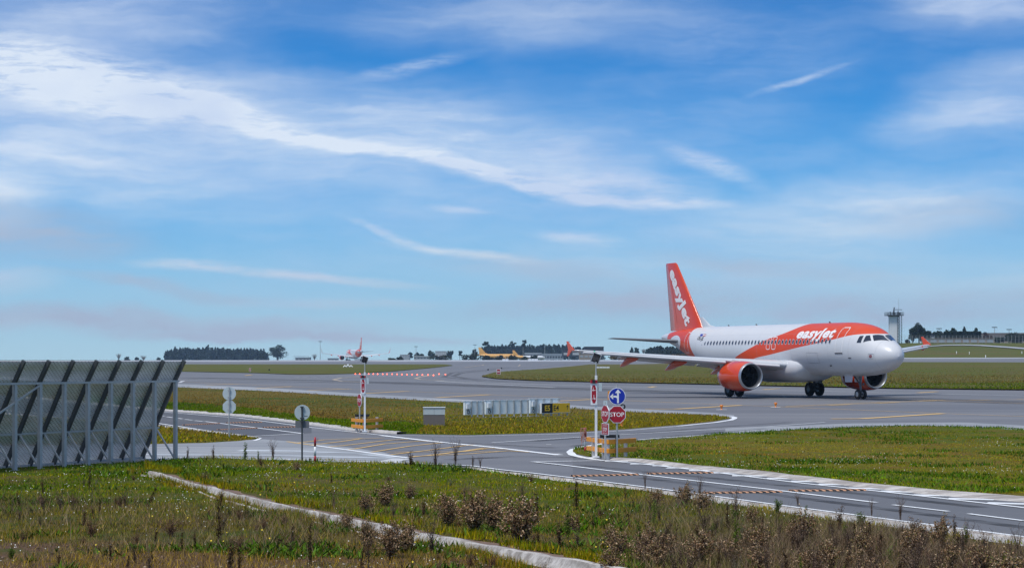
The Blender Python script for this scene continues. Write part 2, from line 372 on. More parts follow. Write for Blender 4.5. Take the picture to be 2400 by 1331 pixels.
M_FAN = mat('fan_titanium', (.05, .05, .055), .35, .8)
M_FANDARK = mat('intake_liner', (.03, .03, .034), .5)
M_AIRWHITE = mat('aircraft_white', (.60, .61, .63), .4, var=.05, scale=1.2, coat=.5)
M_AIRGREY = mat('wing_grey', (.55, .58, .61), .32, var=.1, scale=2.0, coat=.25)
M_WINGDARK = mat('stabiliser_grey', (.17, .19, .21), .4, var=.15, scale=3)
M_AIROR = mat('aircraft_orange', (.66, .056, .004), .24, var=.06, scale=1.5, coat=.5)
M_SEAM = mat('panel_line_grey', (.25, .26, .28), .6)
M_DOORWHITE = mat('door_outline_white', (.82, .80, .80), .5)
M_CARGO = mat('cargo_yellow', (.80, .42, .09), .4, var=.08, scale=.3)
M_CARGORED = mat('cargo_red', (.55, .02, .02), .5)

# ------------------------------------------------------------------ ground shape
LY = np.array([-500, 400, 900, 975, 1050, 1300, 2500, 6000, 20000.]); LZ = np.array([0, 0, .6, 1.8, 2.3, 2.0, 1.0, 2.4, 2.4])
RY = np.array([-500, 350, 600, 680, 760, 950, 1050, 6000, 20000.]); RZ = np.array([0, 0, 2.16, 3.4, 4.2, 9.7, 12.0, 12.0, 12.0])
def tz(X, Y):
    X = np.asarray(X, float); Y = np.asarray(Y, float)
    px = 1200 + F * X / np.maximum(Y, 60)
    t = np.clip((px - 1450) / 650, 0, 1); t = t * t * (3 - 2 * t)
    return np.interp(Y, LY, LZ) * (1 - t) + np.interp(Y, RY, RZ) * t
YS = np.concatenate([np.arange(20, 400, .5), np.arange(400, 2600, 1.0)])
def hit(px, row):
    """ground point seen at a photo position"""
    X = (px - 1200) * YS / F; r = YH + (CH - tz(X, YS)) * F / YS
    i = int(np.argmax(r <= row))
    if i == 0: Y = CH * F / (row - YH) if row > r[0] else YS[int(np.argmin(r))]
    else:
        t = (r[i - 1] - row) / (r[i - 1] - r[i] + 1e-9); Y = YS[i - 1] + t * (YS[i] - YS[i - 1])
    return ((px - 1200) * Y / F, Y)
def hz(px, row):
    x, y = hit(px, row); return Vector((x, y, float(tz(x, y))))
def at(px, row, Y):
    return Vector(((px - 1200) * Y / F, Y, CH + (YH - row) * Y / F))
def interp(poly, px):
    a = np.array(poly, float); return np.interp(px, a[:, 0], a[:, 1])
def strip(name, upper, lower, p0, p1, step, rows, zoff, m, zs=2e-4, bumps=None, skirt=False):
    P = np.arange(p0, p1 + step / 2, step); V = []; 
    for px in P:
        a = hit(px, float(interp(lower, px))); b = hit(px, float(interp(upper, px)))
        if b[1] < a[1] + .01: b = ((px - 1200) * (a[1] + .01) / F, a[1] + .01)
        for j in range(rows + 1):
            t = j / rows; Y = 1 / ((1 - t) / a[1] + t / b[1]); X = (px - 1200) * Y / F
            z = float(tz(X, Y)) + zoff + max(0, Y - 200) * zs
            V.append((X, Y, z))
    n = rows + 1; Fc = [(i * n + j, (i + 1) * n + j, (i + 1) * n + j + 1, i * n + j + 1) for i in range(len(P) - 1) for j in range(rows)]
    V = np.array(V)
    if bumps: V[:, 2] += bumps(V[:, 0], V[:, 1])
    if skirt: V[0::n, 2] = .0 + tz(V[0::n, 0], V[0::n, 1]); V[rows::n, 2] = tz(V[rows::n, 0], V[rows::n, 1])
    return meta(np_mesh(name, V, np.array(Fc), m, smooth=True), kind='structure')

VN = np.random.default_rng(5).random((256, 256)) * 2 - 1
def wob(X, Y, s=1.0):
    """fractal value noise, about -1..1"""
    X = np.asarray(X, float) * s * .55; Y = np.asarray(Y, float) * s * .55; o = 0; a = 1.0; t = 0
    for k in range(4):
        u, v = X * 2 ** k + 17.3 * k + 1000, Y * 2 ** k + 31.7 * k + 1000; i, j = np.floor(u).astype(int), np.floor(v).astype(int); f, g = u - i, v - j; f = f * f * (3 - 2 * f); g = g * g * (3 - 2 * g)
        w = lambda p, q: VN[p % 256, q % 256]
        o = o + a * ((w(i, j) * (1 - f) + w(i + 1, j) * f) * (1 - g) + (w(i, j + 1) * (1 - f) + w(i + 1, j + 1) * f) * g); t += a * .55; a *= .6
    return np.clip(o / t, -1.3, 1.3)
# base ground sheet to the horizon
gx = np.concatenate([-np.geomspace(3400, 400, 12), np.arange(-380, 381, 20.), np.geomspace(400, 3400, 12)])
gy = np.concatenate([[-350, -100, 0, 50, 100, 200, 300], np.arange(350, 1301, 15.), np.geomspace(1350, 3150, 10)])
GX, GY = np.meshgrid(gx, gy, indexing='ij'); GZ = tz(GX, GY) - .06 - np.clip(GY - 300, 0, 400) * 1e-4
nx, ny = GX.shape; I = np.arange(nx * ny).reshape(nx, ny)
Q = np.stack([I[:-1, :-1], I[1:, :-1], I[1:, 1:], I[:-1, 1:]], -1).reshape(-1, 4)
meta(np_mesh('ground', np.stack([GX, GY, GZ], -1).reshape(-1, 3), Q, M_GR_B, smooth=True), kind='structure')

NEAR = [(-2500, 1300), (-600, 1150), (0, 1099), (300, 1084), (365, 1080), (420, 1077), (500, 1074), (600, 1079), (700, 1081), (850, 1086), (1000, 1090), (1079, 1097), (1187, 1112), (1312, 1129), (1500, 1150), (1650, 1177), (1800, 1197), (1917, 1217), (2100, 1240), (2267, 1263), (2400, 1282), (3000, 1400), (5200, 2300)]
FARL = [(-2500, 850), (-500, 848), (430, 845), (900, 844.6), (1300, 844.5), (1420, 843.0), (1550, 841.5), (1700, 840.5), (1900, 839.6), (2115, 839.3), (2400, 839), (4500, 838)]
# pavement: everything between the near verge and the far side of the runway
strip('taxiway', FARL, [(a, b - 1.0) for a, b in NEAR], -1800, 4200, 25, 60, .004, M_TAXI)
# far runway laid over it, pale
RUN_LO = [(-2500, 860), (0, 855), (430, 853.5), (900, 852.3), (1040, 852), (1200, 850.5), (1420, 850), (1500, 848.3), (1700, 847.5), (2115, 847.5), (2400, 847.3), (4500, 850)]
strip('runway', FARL, RUN_LO, -1800, 4200, 40, 6, .05, M_FARPAVE, 2.6e-4)
# grass areas between the pavements
A_UP = [(-1500, 850 + 20), (-400, 876), (0, 889), (410, 906.5), (640, 916.5), (880, 931.5), (1095, 943.5), (1340, 956.5), (1500, 966), (1600, 970.5), (1680, 975), (1712, 980)]
A_LO = [(-1500, 880), (-400, 900), (0, 925), (380, 961), (560, 974), (700, 991), (830, 1009), (950, 1017.5), (1100, 1020), (1340, 1013.5), (1467, 1006), (1592, 996), (1675, 987.5), (1712, 980.5)]
B_UP = [(-2500, 862), (0, 856), (430, 854.4), (650, 853.7), (900, 853), (1000, 853.2), (1040, 854.5), (1057, 857)]
B_LO = [(-2500, 868), (0, 870), (430, 871.5), (600, 875), (690, 878.5), (760, 878), (840, 876), (920, 871), (1000, 864), (1040, 860), (1057, 857.5)]
C_UP = [(1130, 882.5), (1160, 874), (1200, 871), (1260, 867), (1340, 860), (1400, 853.5), (1440, 850.6), (1500, 849), (1700, 848.2), (2115, 848), (2400, 848), (4500, 851)]
C_LO = [(1130, 884), (1165, 889), (1250, 893), (1400, 896.5), (1600, 900.5), (1790, 905), (2100, 911.5), (2400, 915), (4500, 945)]
D_UP = [(1343, 1059), (1352, 1052), (1369, 1048.5), (1420, 1042), (1480, 1035), (1560, 1028), (1700, 1017.5), (1850, 1008), (2000, 1001), (2150, 998.5), (2260, 1001), (2400, 1008), (4200, 1070)]
D_LO = [(1343, 1060), (1352, 1064), (1380, 1070), (1430, 1076), (1500, 1079), (1560, 1086), (1650, 1096), (1740, 1104), (1800, 1109), (1900, 1121), (2000, 1133), (2100, 1143), (2200, 1153), (2400, 1167), (4200, 1400)]
E_UP = [(-1500, 960), (0, 968), (200, 985), (371, 999), (440, 1007), (500, 1014), (560, 1022), (590, 1026.5), (606, 1027.5)]
E_LO = [(-1500, 1050), (0, 1046), (355, 1041.5), (480, 1038.5), (560, 1033.5), (606, 1028)]
gb = lambda X, Y: np.maximum(0, wob(X, Y, .5)) * .03
strip('grass_verge', A_UP, A_LO, -1400, 1712, 8, 16, .035, M_GR_A, bumps=gb, skirt=True)
strip('grass_verge', B_UP, B_LO, -1800, 1057, 20, 16, .08, M_GR_B, 3.2e-4)
strip('grass_verge', C_UP, C_LO, 1130, 4200, 15, 40, .14, M_GR_C, 3.2e-4)
strip('grass_verge', D_UP, D_LO, 1343, 4200, 9, 30, .04, M_GR_D, bumps=lambda X, Y: np.maximum(0, wob(X, Y, .6)) * .07, skirt=True)
strip('grass_verge', E_UP, E_LO, -1400, 606, 8, 10, .035, M_GR_A, bumps=gb, skirt=True)
# pale shoulder beside the taxiway
strip('taxiway_shoulder', [(a, b - 7) for a, b in A_UP], A_UP, -1400, 1712, 20, 1, .009, M_PALE)
strip('taxiway_shoulder', [(1700, 1004), (1850, 998), (2000, 992), (2260, 990), (2400, 997), (4200, 1055)], D_UP, 1700, 4200, 25, 1, .009, M_PALE)
# pale junction apron and the dark service road
strip('junction_paving', [(-1400, 1050), (0, 1045), (355, 1040.5), (480, 1037.5), (560, 1032.5), (612, 1029), (760, 1040), (900, 1060), (960, 1078)], [(-1400, 1140), (0, 1111), (365, 1083), (420, 1078), (560, 1078), (700, 1082), (850, 1086), (960, 1089)], -1400, 960, 20, 10, .008, M_PALE)
strip('service_road', [(-1400, 905), (-400, 903), (0, 928), (380, 964), (560, 977), (700, 994), (735, 1001)], [(-1400, 955), (0, 966), (371, 996), (440, 1005), (500, 1012), (590, 1024), (735, 1014)], -1400, 735, 15, 6, .010, M_DARKROAD)
strip('service_road', [(1343, 1062), (1380, 1071), (1430, 1078), (1500, 1082), (1560, 1089), (1650, 1099), (1740, 1108), (1800, 1113), (1900, 1126), (2000, 1137), (2100, 1148), (2200, 1158), (2400, 1172), (4200, 1410)],
      [(1343, 1128), (1500, 1145), (1600, 1156), (1833, 1188), (2100, 1226), (2400, 1266), (3000, 1370), (4200, 1680)], 1343, 4200, 15, 8, .010, M_ROAD)

# ------------------------------------------------------------------ painted markings
def ribbon(mb, pts, w, z, closed=False, horizontal=False):
    """flat line of width w along ground points"""
    P = [Vector((p[0], p[1], 0)) for p in pts]; n = len(P); vs = []
    for i in range(n):
        d0 = (P[i] - P[max(i - 1, 0)]); d1 = (P[min(i + 1, n - 1)] - P[i])
        d0 = (d0 if d0.length > 0 else d1).normalized(); d1 = (d1 if d1.length > 0 else d0).normalized()
        t = d0 + d1
        t = t.normalized() if t.length > .3 else d1
        s = Vector((-t.y, t.x, 0)); k = max(.35, s.dot(Vector((-d1.y, d1.x, 0)))); s = s * (w / 2 / k)
        vs += [P[i] - s, P[i] + s]
    mb.add([(v.x, v.y, float(tz(v.x, v.y)) + z + max(0, v.y - 200) * 3.2e-4) for v in vs], [(2 * i, 2 * i + 2, 2 * i + 3, 2 * i + 1) for i in range(n - 1)])
def marks(name, lines, w, m, z=.016, sub=1):
    mb = MB()
    for ln in lines:
        ww = w; 
        if isinstance(ln[0], (int, float)): ww, ln = ln[0], ln[1:]
        pts = []
        for i in range(len(ln) - 1):
            (x0, y0), (x1, y1) = ln[i], ln[i + 1]; k = max(1, int(abs(x1 - x0) / 120))
            for j in range(k): t = j / k; pts.append(hit(x0 + (x1 - x0) * t, y0 + (y1 - y0) * t))
        pts.append(hit(*ln[-1])); ribbon(mb, pts, ww, z); z += .0004
    return meta(mb.build(name, m, fix=False), kind='structure')
marks('taxiway_line', [
    [(-400, 885), (0, 890), (430, 895), (821, 912), (956, 917.5), (1150, 925), (1300, 931), (1467, 938.5), (1633, 946), (1800, 952), (1940, 958), (2210, 969), (2400, 976), (3200, 1010)],
    [(1842, 953.5), (1980, 948), (2075, 944), (2183, 939), (2300, 937.5), (2400, 936), (2800, 932)],
    [(1842, 952.0), (1980, 946.3), (2075, 941.6), (2183, 937.6), (2224, 940), (2400, 945.5), (3000, 962)]], .17, M_YEL_LINE)
marks('taxiway_line', [[(721, 915), (821, 911.3)], [(600, 910), (687, 906)], [(485, 902.5), (558, 900)], [(856, 922), (956, 917)], [(1021, 932), (1150, 925)], [(1308, 940), (1387, 936.2)],
    [(1512, 959), (1585, 958.8), (1737, 950)], [(1948, 982), (2021, 981.4), (2210, 969.4)], [(2151, 920.6), (2197, 917.8)], [(1788, 913), (1828, 910.5)], [(1521, 908), (1535, 906)],
    [(1940, 950), (1990, 948)], [(2055, 945), (2105, 943)], [(2160, 940), (2212, 938.5)], [(2273, 938), (2320, 937.5)], [(2382, 936.6), (2440, 936)], [(575, 881), (590, 878.8)]], .55, M_YEL_LINE, .020)
marks('taxiway_line', [[(420, 897), (430, 893), (800, 894), (1019, 893), (1300, 902), (1412, 905), (1600, 910), (1750, 914), (1934, 917), (2089, 920.6), (2400, 927.5), (3200, 945)],
    [(1019, 893), (1090, 897.5), (1300, 908)]], .5, M_WORN_WHITE, .016)
marks('taxiway_line', [[(1050, 878.5), (1010, 880), (985, 884), (973, 887.3), (985, 889.5), (1040, 892)], [(860, 882.5), (800, 886), (781, 890), (800, 893.5), (850, 896)],
    [(1090, 862), (1130, 857), (1134, 855.5), (1125, 854)], [(1215, 859), (1219, 856), (1214, 853.5)], [(1270, 857), (1305, 853.8), (1296, 852.3)], [(1300, 860), (1400, 857), (1440, 853)]], .45, M_PALE_YEL, .018)
def rubber_mat():
    n = NB('tyre_rubber_marks'); a = n.noise(.6, 5, .7, (.1, 2, 1), R(6)); n.done((.03, .03, .032), .8, .2)
    tr = n.nt.nodes.new('ShaderNodeBsdfTransparent'); mx = n.nt.nodes.new('ShaderNodeMixShader'); n.link(n.rng(a, .35, .7, .05, .55), mx.inputs[0]); n.nt.links.new(tr.outputs[0], mx.inputs[1]); n.nt.links.new(n.b.outputs[0], mx.inputs[2]); n.nt.links.new(mx.outputs[0], n.out.inputs[0]); return n.m
M_RUB = rubber_mat()
marks('tyre_marks', [[5, (430, 885), (800, 893), (1200, 906), (1700, 921), (2100, 933), (2600, 949)], [2, (430, 888), (900, 899), (1400, 915), (2000, 934), (2600, 953)], [1.2, (1350, 897), (1180, 893), (1100, 888), (1062, 882), (1080, 875), (1180, 865), (1330, 856)], [1.0, (1300, 899), (1130, 893), (1040, 884), (1060, 874), (1200, 861)], [.5, (1300, 1050), (1180, 1043), (1000, 1034), (850, 1029)], [.45, (1340, 1046), (1600, 1020), (1800, 1004)], [.5, (1250, 1034), (1420, 1022), (1650, 1003), (1850, 990)], [.4, (1500, 1120), (1800, 1158), (2200, 1210), (2450, 1244)], [.4, (1350, 1090), (1600, 1114), (1900, 1145), (2300, 1190)], [.6, (1050, 1078), (1200, 1070), (1350, 1072)]], 1, M_RUB, .0125)
marks('holding_point_dashes', [[(x, 884.4 - (x - 690) * .010), (x + 12, 884.2 - (x - 690) * .010)] for x in range(690, 1000, 20)], .4, M_WHITE_LINE)
marks('road_line', [[.30, (896, 1021), (1008, 1034), (1154, 1048.5), (1312, 1067)],
    [.22, (735, 1044), (850, 1059.5), (933, 1071), (960, 1074)],
    [.16, (590, 1023), (708, 1016), (481, 988)], [.16, (605, 1026.8), (609, 1027.5), (604, 1030.5), (596, 1033)], [.16, (-300, 952), (0, 961), (371, 992.5), (496, 1011), (590, 1023.5), (606, 1027)],
    [.14, (200, 950), (380, 965.5), (560, 980), (729, 1002), (850, 1015.5), (900, 1021)],
    [.12, (1152, 1038), (1300, 1028.5), (1550, 1013.5), (1800, 1000), (1933, 990)], [.12, (925, 1021.4), (1092, 1022.6), (1300, 1018), (1467, 1009.5), (1592, 999)],
    [.28, (1592, 999), (1675, 990.6), (1712, 985), (1721, 981.5), (1722, 978.6), (1714, 976.4)],
    [.26, (1462, 1033), (1400, 1042.5), (1369, 1047.5), (1344, 1054), (1336, 1060), (1342, 1067), (1365, 1072.5), (1398, 1078)],
    [.15, (1462, 1034), (1550, 1026.5), (1696, 1017.8), (1837, 1011)],
    [.15, (1398, 1078), (1508, 1088.5), (1633, 1102.5), (1800, 1123.5), (1885, 1134), (2075, 1154), (2400, 1191), (2900, 1260)],
    [.15, (1427, 1080), (1300, 1082), (1250, 1083), (1300, 1088.5), (1487, 1111), (1592, 1123.5), (1800, 1147.5), (2053, 1179)],
    [.13, (2093, 1184.5), (2223, 1200)], [.13, (2270, 1205.5), (2400, 1222)], [.13, (2450, 1228.5), (2600, 1248)], [.13, (2650, 1256), (2820, 1280)],
    [.13, (600, 1076), (720, 1079.5), (850, 1082.5), (1000, 1088), (1104, 1092.5), (1167, 1101), (1250, 1110), (1354, 1122.5), (1500, 1141), (1600, 1154), (1833, 1186), (2100, 1221), (2400, 1260), (2900, 1340)]], .15, M_WHITE_LINE, .018)
marks('road_line', [[.14, (378, 974.5), (386, 975.5)], [.14, (390, 977), (406, 979)], [.14, (417, 980.5), (428, 982)], [.14, (433, 983), (451, 985)], [.14, (456, 986), (476, 988)], [.14, (340, 970), (350, 971.3)], [.14, (300, 965), (320, 967.5)]], .14, M_WHITE_LINE, .018)
# broad white bands where the paving meets the verge
marks('road_line', [[.7, (560, 1056), (700, 1057.5), (850, 1063), (935, 1072)], [.8, (200, 1064), (400, 1066), (600, 1066.5), (760, 1069.5), (930, 1075)], [.5, (300, 1075), (420, 1073), (600, 1074.5), (720, 1078)]], .7, M_STREAK, .013)
marks('road_line', [[.25, (100, 1049), (400, 1049), (640, 1050), (700, 1051)], [.2, (400, 1058), (560, 1060.5), (700, 1062)], [.5, (900, 1086), (925, 1080), (950, 1075)], [.4, (880, 1087), (905, 1081), (935, 1075)], [.35, (812, 1052.5), (832, 1052.5)], [.3, (1280, 1042.5), (1292, 1042.5)], [.45, (1296, 1064), (1306, 1065)]], .3, M_WORN_WHITE, .015)
HB = [((1360, 1073), (1415, 1073)), ((1418, 1081), (1472, 1081)), ((1477, 1087.5), (1535, 1088)), ((1530, 1092), (1586, 1092.5)), ((1562, 1097), (1635, 1098)), ((1615, 1103), (1688, 1103.5)), ((1665, 1109), (1745, 1109)), ((1716, 1115.5), (1800, 1116)),
      ((1796, 1121.5), (1870, 1123)), ((1853, 1128.5), (1940, 1130)), ((1918, 1135.5), (2005, 1137)), ((1986, 1144.5), (2080, 1147)), ((2062, 1152), (2155, 1154.5)), ((2140, 1161), (2238, 1163)), ((2222, 1169.5), (2330, 1172)), ((2313, 1179.5), (2425, 1183)), ((2400, 1190), (2530, 1196))]
marks('road_hatching', [[.42, a, b] for a, b in HB], .4, M_WHITE_LINE, .014)
marks('yellow_box_hatching', [[(672, 1035), (710, 1040.6), (740, 1044.5)], [(690, 1039), (760, 1031), (850, 1027)], [(730, 1043), (800, 1035), (845, 1028.5), (900, 1026.5)], [(765, 1048), (800, 1045), (917, 1031.5), (960, 1029)], [(812, 1054), (830, 1052.5), (900, 1041), (983, 1034), (1010, 1035)],
    [(870, 1060), (960, 1046), (1033, 1038), (1060, 1038)], [(915, 1066), (1000, 1056), (1087, 1045), (1110, 1043)], [(960, 1072), (1040, 1064), (1133, 1050.5), (1160, 1050)], [(960, 1070.5), (1100, 1064), (1191, 1057), (1240, 1060)], [(1008, 1067), (1140, 1052), (1190, 1053)], [(905, 1060), (1000, 1059.5), (1100, 1058.5), (1180, 1058)]], .13, M_YEL_LINE, .016)

# ------------------------------------------------------------------ lettering
def text_mesh(txt, size, thick=0.0, shear=0.0, spacing=1.0, align='LEFT'):
    """vertices and triangles of a word, in its own plane"""
    cu = bpy.data.curves.new('word', 'FONT'); cu.body = txt; cu.size = size; cu.offset = thick; cu.shear = shear; cu.space_character = spacing
    cu.align_x = align; cu.resolution_u = 4; cu.fill_mode = 'FRONT'
    o = bpy.data.objects.new('word', cu); COL.objects.link(o)
    dg = bpy.context.evaluated_depsgraph_get(); dg.update(); me = bpy.data.meshes.new_from_object(o.evaluated_get(dg))
    bpy.data.objects.remove(o); bpy.data.curves.remove(cu)
    return me
def place_text(name, me, fn, m, parent=None, cuts=0, own=None):
    bm = bmesh.new(); bm.from_mesh(me); bmesh.ops.triangulate(bm, faces=bm.faces)
    if cuts:
        for _ in range(cuts):
            L_ = sorted(e.calc_length() for e in bm.edges)[-1]
            es = [e for e in bm.edges if e.calc_length() > L_ * .4]
            bmesh.ops.subdivide_edges(bm, edges=es, cuts=1); bmesh.ops.triangulate(bm, faces=bm.faces)
    for v in bm.verts: v.co = fn(v.co.x, v.co.y)
    m2 = bpy.data.meshes.new(name); bm.to_mesh(m2); bm.free(); m2.materials.append(m)
    o = bpy.data.objects.new(name, m2); COL.objects.link(o)
    if parent: o.parent = parent; KIDS.setdefault(parent.name, []).append(o)
    return o
def width(me): 
    x = [v.co.x for v in me.vertices]; return min(x), max(x)

# ------------------------------------------------------------------ airliner (local axes: x aft of the nose, y starboard, z up from the wheels' contact)
ST = np.array([(0,3.27,3.23,.02),(.08,3.55,2.97,.30),(.25,3.80,2.76,.55),(.6,4.10,2.50,.86),(1.1,4.38,2.26,1.14),(1.7,4.66,2.07,1.38),(2.3,5.05,1.95,1.56),(2.9,5.36,1.87,1.69),(3.6,5.58,1.81,1.80),(4.5,5.74,1.77,1.89),(5.5,5.83,1.76,1.95),(6.5,5.87,1.75,1.975),(12,5.88,1.75,1.975),(24,5.88,1.75,1.975),(26,5.88,1.88,1.96),(28,5.88,2.25,1.88),(30,5.85,2.78,1.66),(32,5.78,3.38,1.33),(34,5.64,3.98,.93),(36,5.45,4.50,.52),(37.2,5.30,4.78,.28),(37.57,5.2,4.86,.17)])
def pch(x, xs, ys):
    h = np.diff(xs); d = np.diff(ys) / h; m = np.zeros(len(ys))
    for i in range(1, len(xs) - 1):
        if d[i-1] * d[i] > 0:
            w1 = 2 * h[i] + h[i-1]; w2 = h[i] + 2 * h[i-1]; m[i] = (w1 + w2) / (w1 / d[i-1] + w2 / d[i])
    m[0] = d[0]; m[-1] = d[-1]
    i = int(np.clip(np.searchsorted(xs, x, side='right') - 1, 0, len(xs) - 2)); t = (x - xs[i]) / h[i]
    return (2*t**3-3*t**2+1)*ys[i] + (t**3-2*t**2+t)*h[i]*m[i] + (-2*t**3+3*t**2)*ys[i+1] + (t**3-t**2)*h[i]*m[i+1]
def fus(x, phi, off=0.0):
    t, b, w = (pch(x, ST[:, 0], ST[:, k]) for k in (1, 2, 3))
    return Vector((x, (w + off) * math.sin(phi), (t + b) / 2 + ((t - b) / 2 + off) * math.cos(phi)))
def fphi(x, z, side=1):
    t, b, w = (pch(x, ST[:, 0], ST[:, k]) for k in (1, 2, 3))
    return side * math.acos(max(-1, min(1, (z - (t + b) / 2) / ((t - b) / 2))))
NACA = [(0, 0), (.0125, .16), (.05, .30), (.12, .42), (.25, .495), (.4, .48), (.6, .37), (.8, .21), (1, .012)]
def foil_loft(mb, secs, vertical=False, mat=0, droop=0.0, n=14):
    """secs: (le xyz, chord, thickness ratio)"""
    prof = [(x, y) for x, y in NACA] + [(x, -y * .9) for x, y in NACA[:0:-1]]
    vs = []; k = len(prof)
    for le, ch, th in secs:
        for x, y in prof:
            d = -droop * ch * max(0, x - .6) ** 2 * 3
            if vertical: vs.append((le[0] + x * ch, le[1] + y * th * ch, le[2]))
            else: vs.append((le[0] + x * ch, le[1], le[2] + y * th * ch + d - x * ch * .03))
    fs = []
    for i in range(len(secs) - 1):
        fs += [(i * k + j, i * k + (j + 1) % k, (i + 1) * k + (j + 1) % k, (i + 1) * k + j) for j in range(k)]
    mb.add(vs, fs, mat, True)
    mb.add(vs[:k], [tuple(range(k))], mat); mb.add(vs[-k:], [tuple(range(k))[::-1]], mat)
def livery_mat(name, body, accent, band=True, tail=29.2):
    n = NB(name); P = n.xyz()
    def curve(pts):
        c = n.nt.nodes.new('ShaderNodeFloatCurve'); n.link(n.math('DIVIDE', P[0], 40.0), c.inputs['Value'])
        cv = c.mapping.curves[0]; c.mapping.use_clip = False
        pts = [(0, pts[0][1])] + pts + [(40, pts[-1][1])]
        cv.points[0].location = (pts[0][0] / 40, pts[0][1] / 8); cv.points[1].location = (pts[-1][0] / 40, pts[-1][1] / 8)
        for x, z in pts[1:-1]: cv.points.new(x / 40, z / 8)
        for p_ in cv.points: p_.handle_type = 'VECTOR' if len(pts) < 4 else 'AUTO'
        c.mapping.update(); return n.math('MULTIPLY', c.outputs[0], 8.0)
    lo = curve([(2.2, 4.95), (3.0, 4.93), (3.9, 4.87), (5.7, 4.6), (7.9, 4.31), (10.3, 4.04), (12.9, 3.71), (15.6, 3.37), (17.2, 3.2), (19, 2.9), (21, 2.6), (25, 2.5)])
    hi = curve([(11.2, 6.3), (11.7, 5.86), (12.1, 5.66), (13.0, 5.32), (14.4, 4.95), (16.4, 4.54), (17.6, 4.17), (18.9, 3.8), (20.4, 3.37), (22, 2.8), (23, 2.2)])
    f = n.math('MULTIPLY', n.rng(n.math('SUBTRACT', P[2], lo), -.015, .015, smooth=False), n.rng(n.math('SUBTRACT', hi, P[2]), -.015, .015, smooth=False))
    f = n.math('MULTIPLY', f, n.rng(P[0], 21, 20.9)) if band else 0.0
    edge = n.math('MULTIPLY_ADD', n.math('SUBTRACT', P[2], 4.4), .75, tail)
    t = n.math('MULTIPLY', n.rng(n.math('SUBTRACT', P[0], edge), -.02, .02, smooth=False), n.rng(P[0], 35.6, 35.5, smooth=False))
    # bare oval round the tailplane root
    ox = n.math('DIVIDE', n.math('SUBTRACT', P[0], 33.1), 1.55); oz = n.math('DIVIDE', n.math('SUBTRACT', P[2], 4.55), .62)
    ov = n.math('LESS_THAN', n.math('ADD', n.math('MULTIPLY', ox, ox), n.math('MULTIPLY', oz, oz)), 1.0)
    t = n.math('MULTIPLY', t, n.math('SUBTRACT', 1.0, ov))
    f = n.math('MAXIMUM', f, t)
    dirt = n.noise(1.2, 5, .7, (.25, 1, 1))
    base = n.mix(n.rng(dirt, .45, .8, 0, .12), body, (.5, .48, .46))
    # thin frame joints
    s1 = n.math('LESS_THAN', n.math('ABSOLUTE', n.math('SUBTRACT', n.math('FRACT', n.math('DIVIDE', P[0], 2.66)), .5)), .0045)
    s2 = n.math('MAXIMUM', n.math('LESS_THAN', n.math('ABSOLUTE', n.math('SUBTRACT', P[2], 3.02)), .009), n.math('LESS_THAN', n.math('ABSOLUTE', n.math('SUBTRACT', P[2], 5.05)), .007)); s1 = n.math('MAXIMUM', s1, s2)
    low = n.math('MULTIPLY', n.rng(P[2], 3.0, 1.8), n.rng(n.noise(2.5, 5, .7, (.12, 1, 1)), .35, .7)); base = n.mix(n.math('MULTIPLY', low, .45), base, (.30, .28, .27))
    c = n.mix(f, base, accent); c = n.mix(n.math('MULTIPLY', s1, .5), c, (.3, .3, .32))
    n.done(c, n.rng(dirt, .3, .7, .3, .45), .45); n.b.inputs['Coat Weight'].default_value = .15; n.b.inputs['Coat Roughness'].default_value = .2
    return n.m
WHITE_, OR_ = (.62, .63, .65), (.66, .056, .004)
M_LIV = livery_mat('airliner_livery', WHITE_, OR_)
M_LIV_Y = livery_mat('cargo_livery', (.80, .42, .09), (.80, .42, .09), False)
M_LIV_YW = livery_mat('cargo_white_livery', (.70, .72, .74), (.80, .42, .09), False, 24.0)

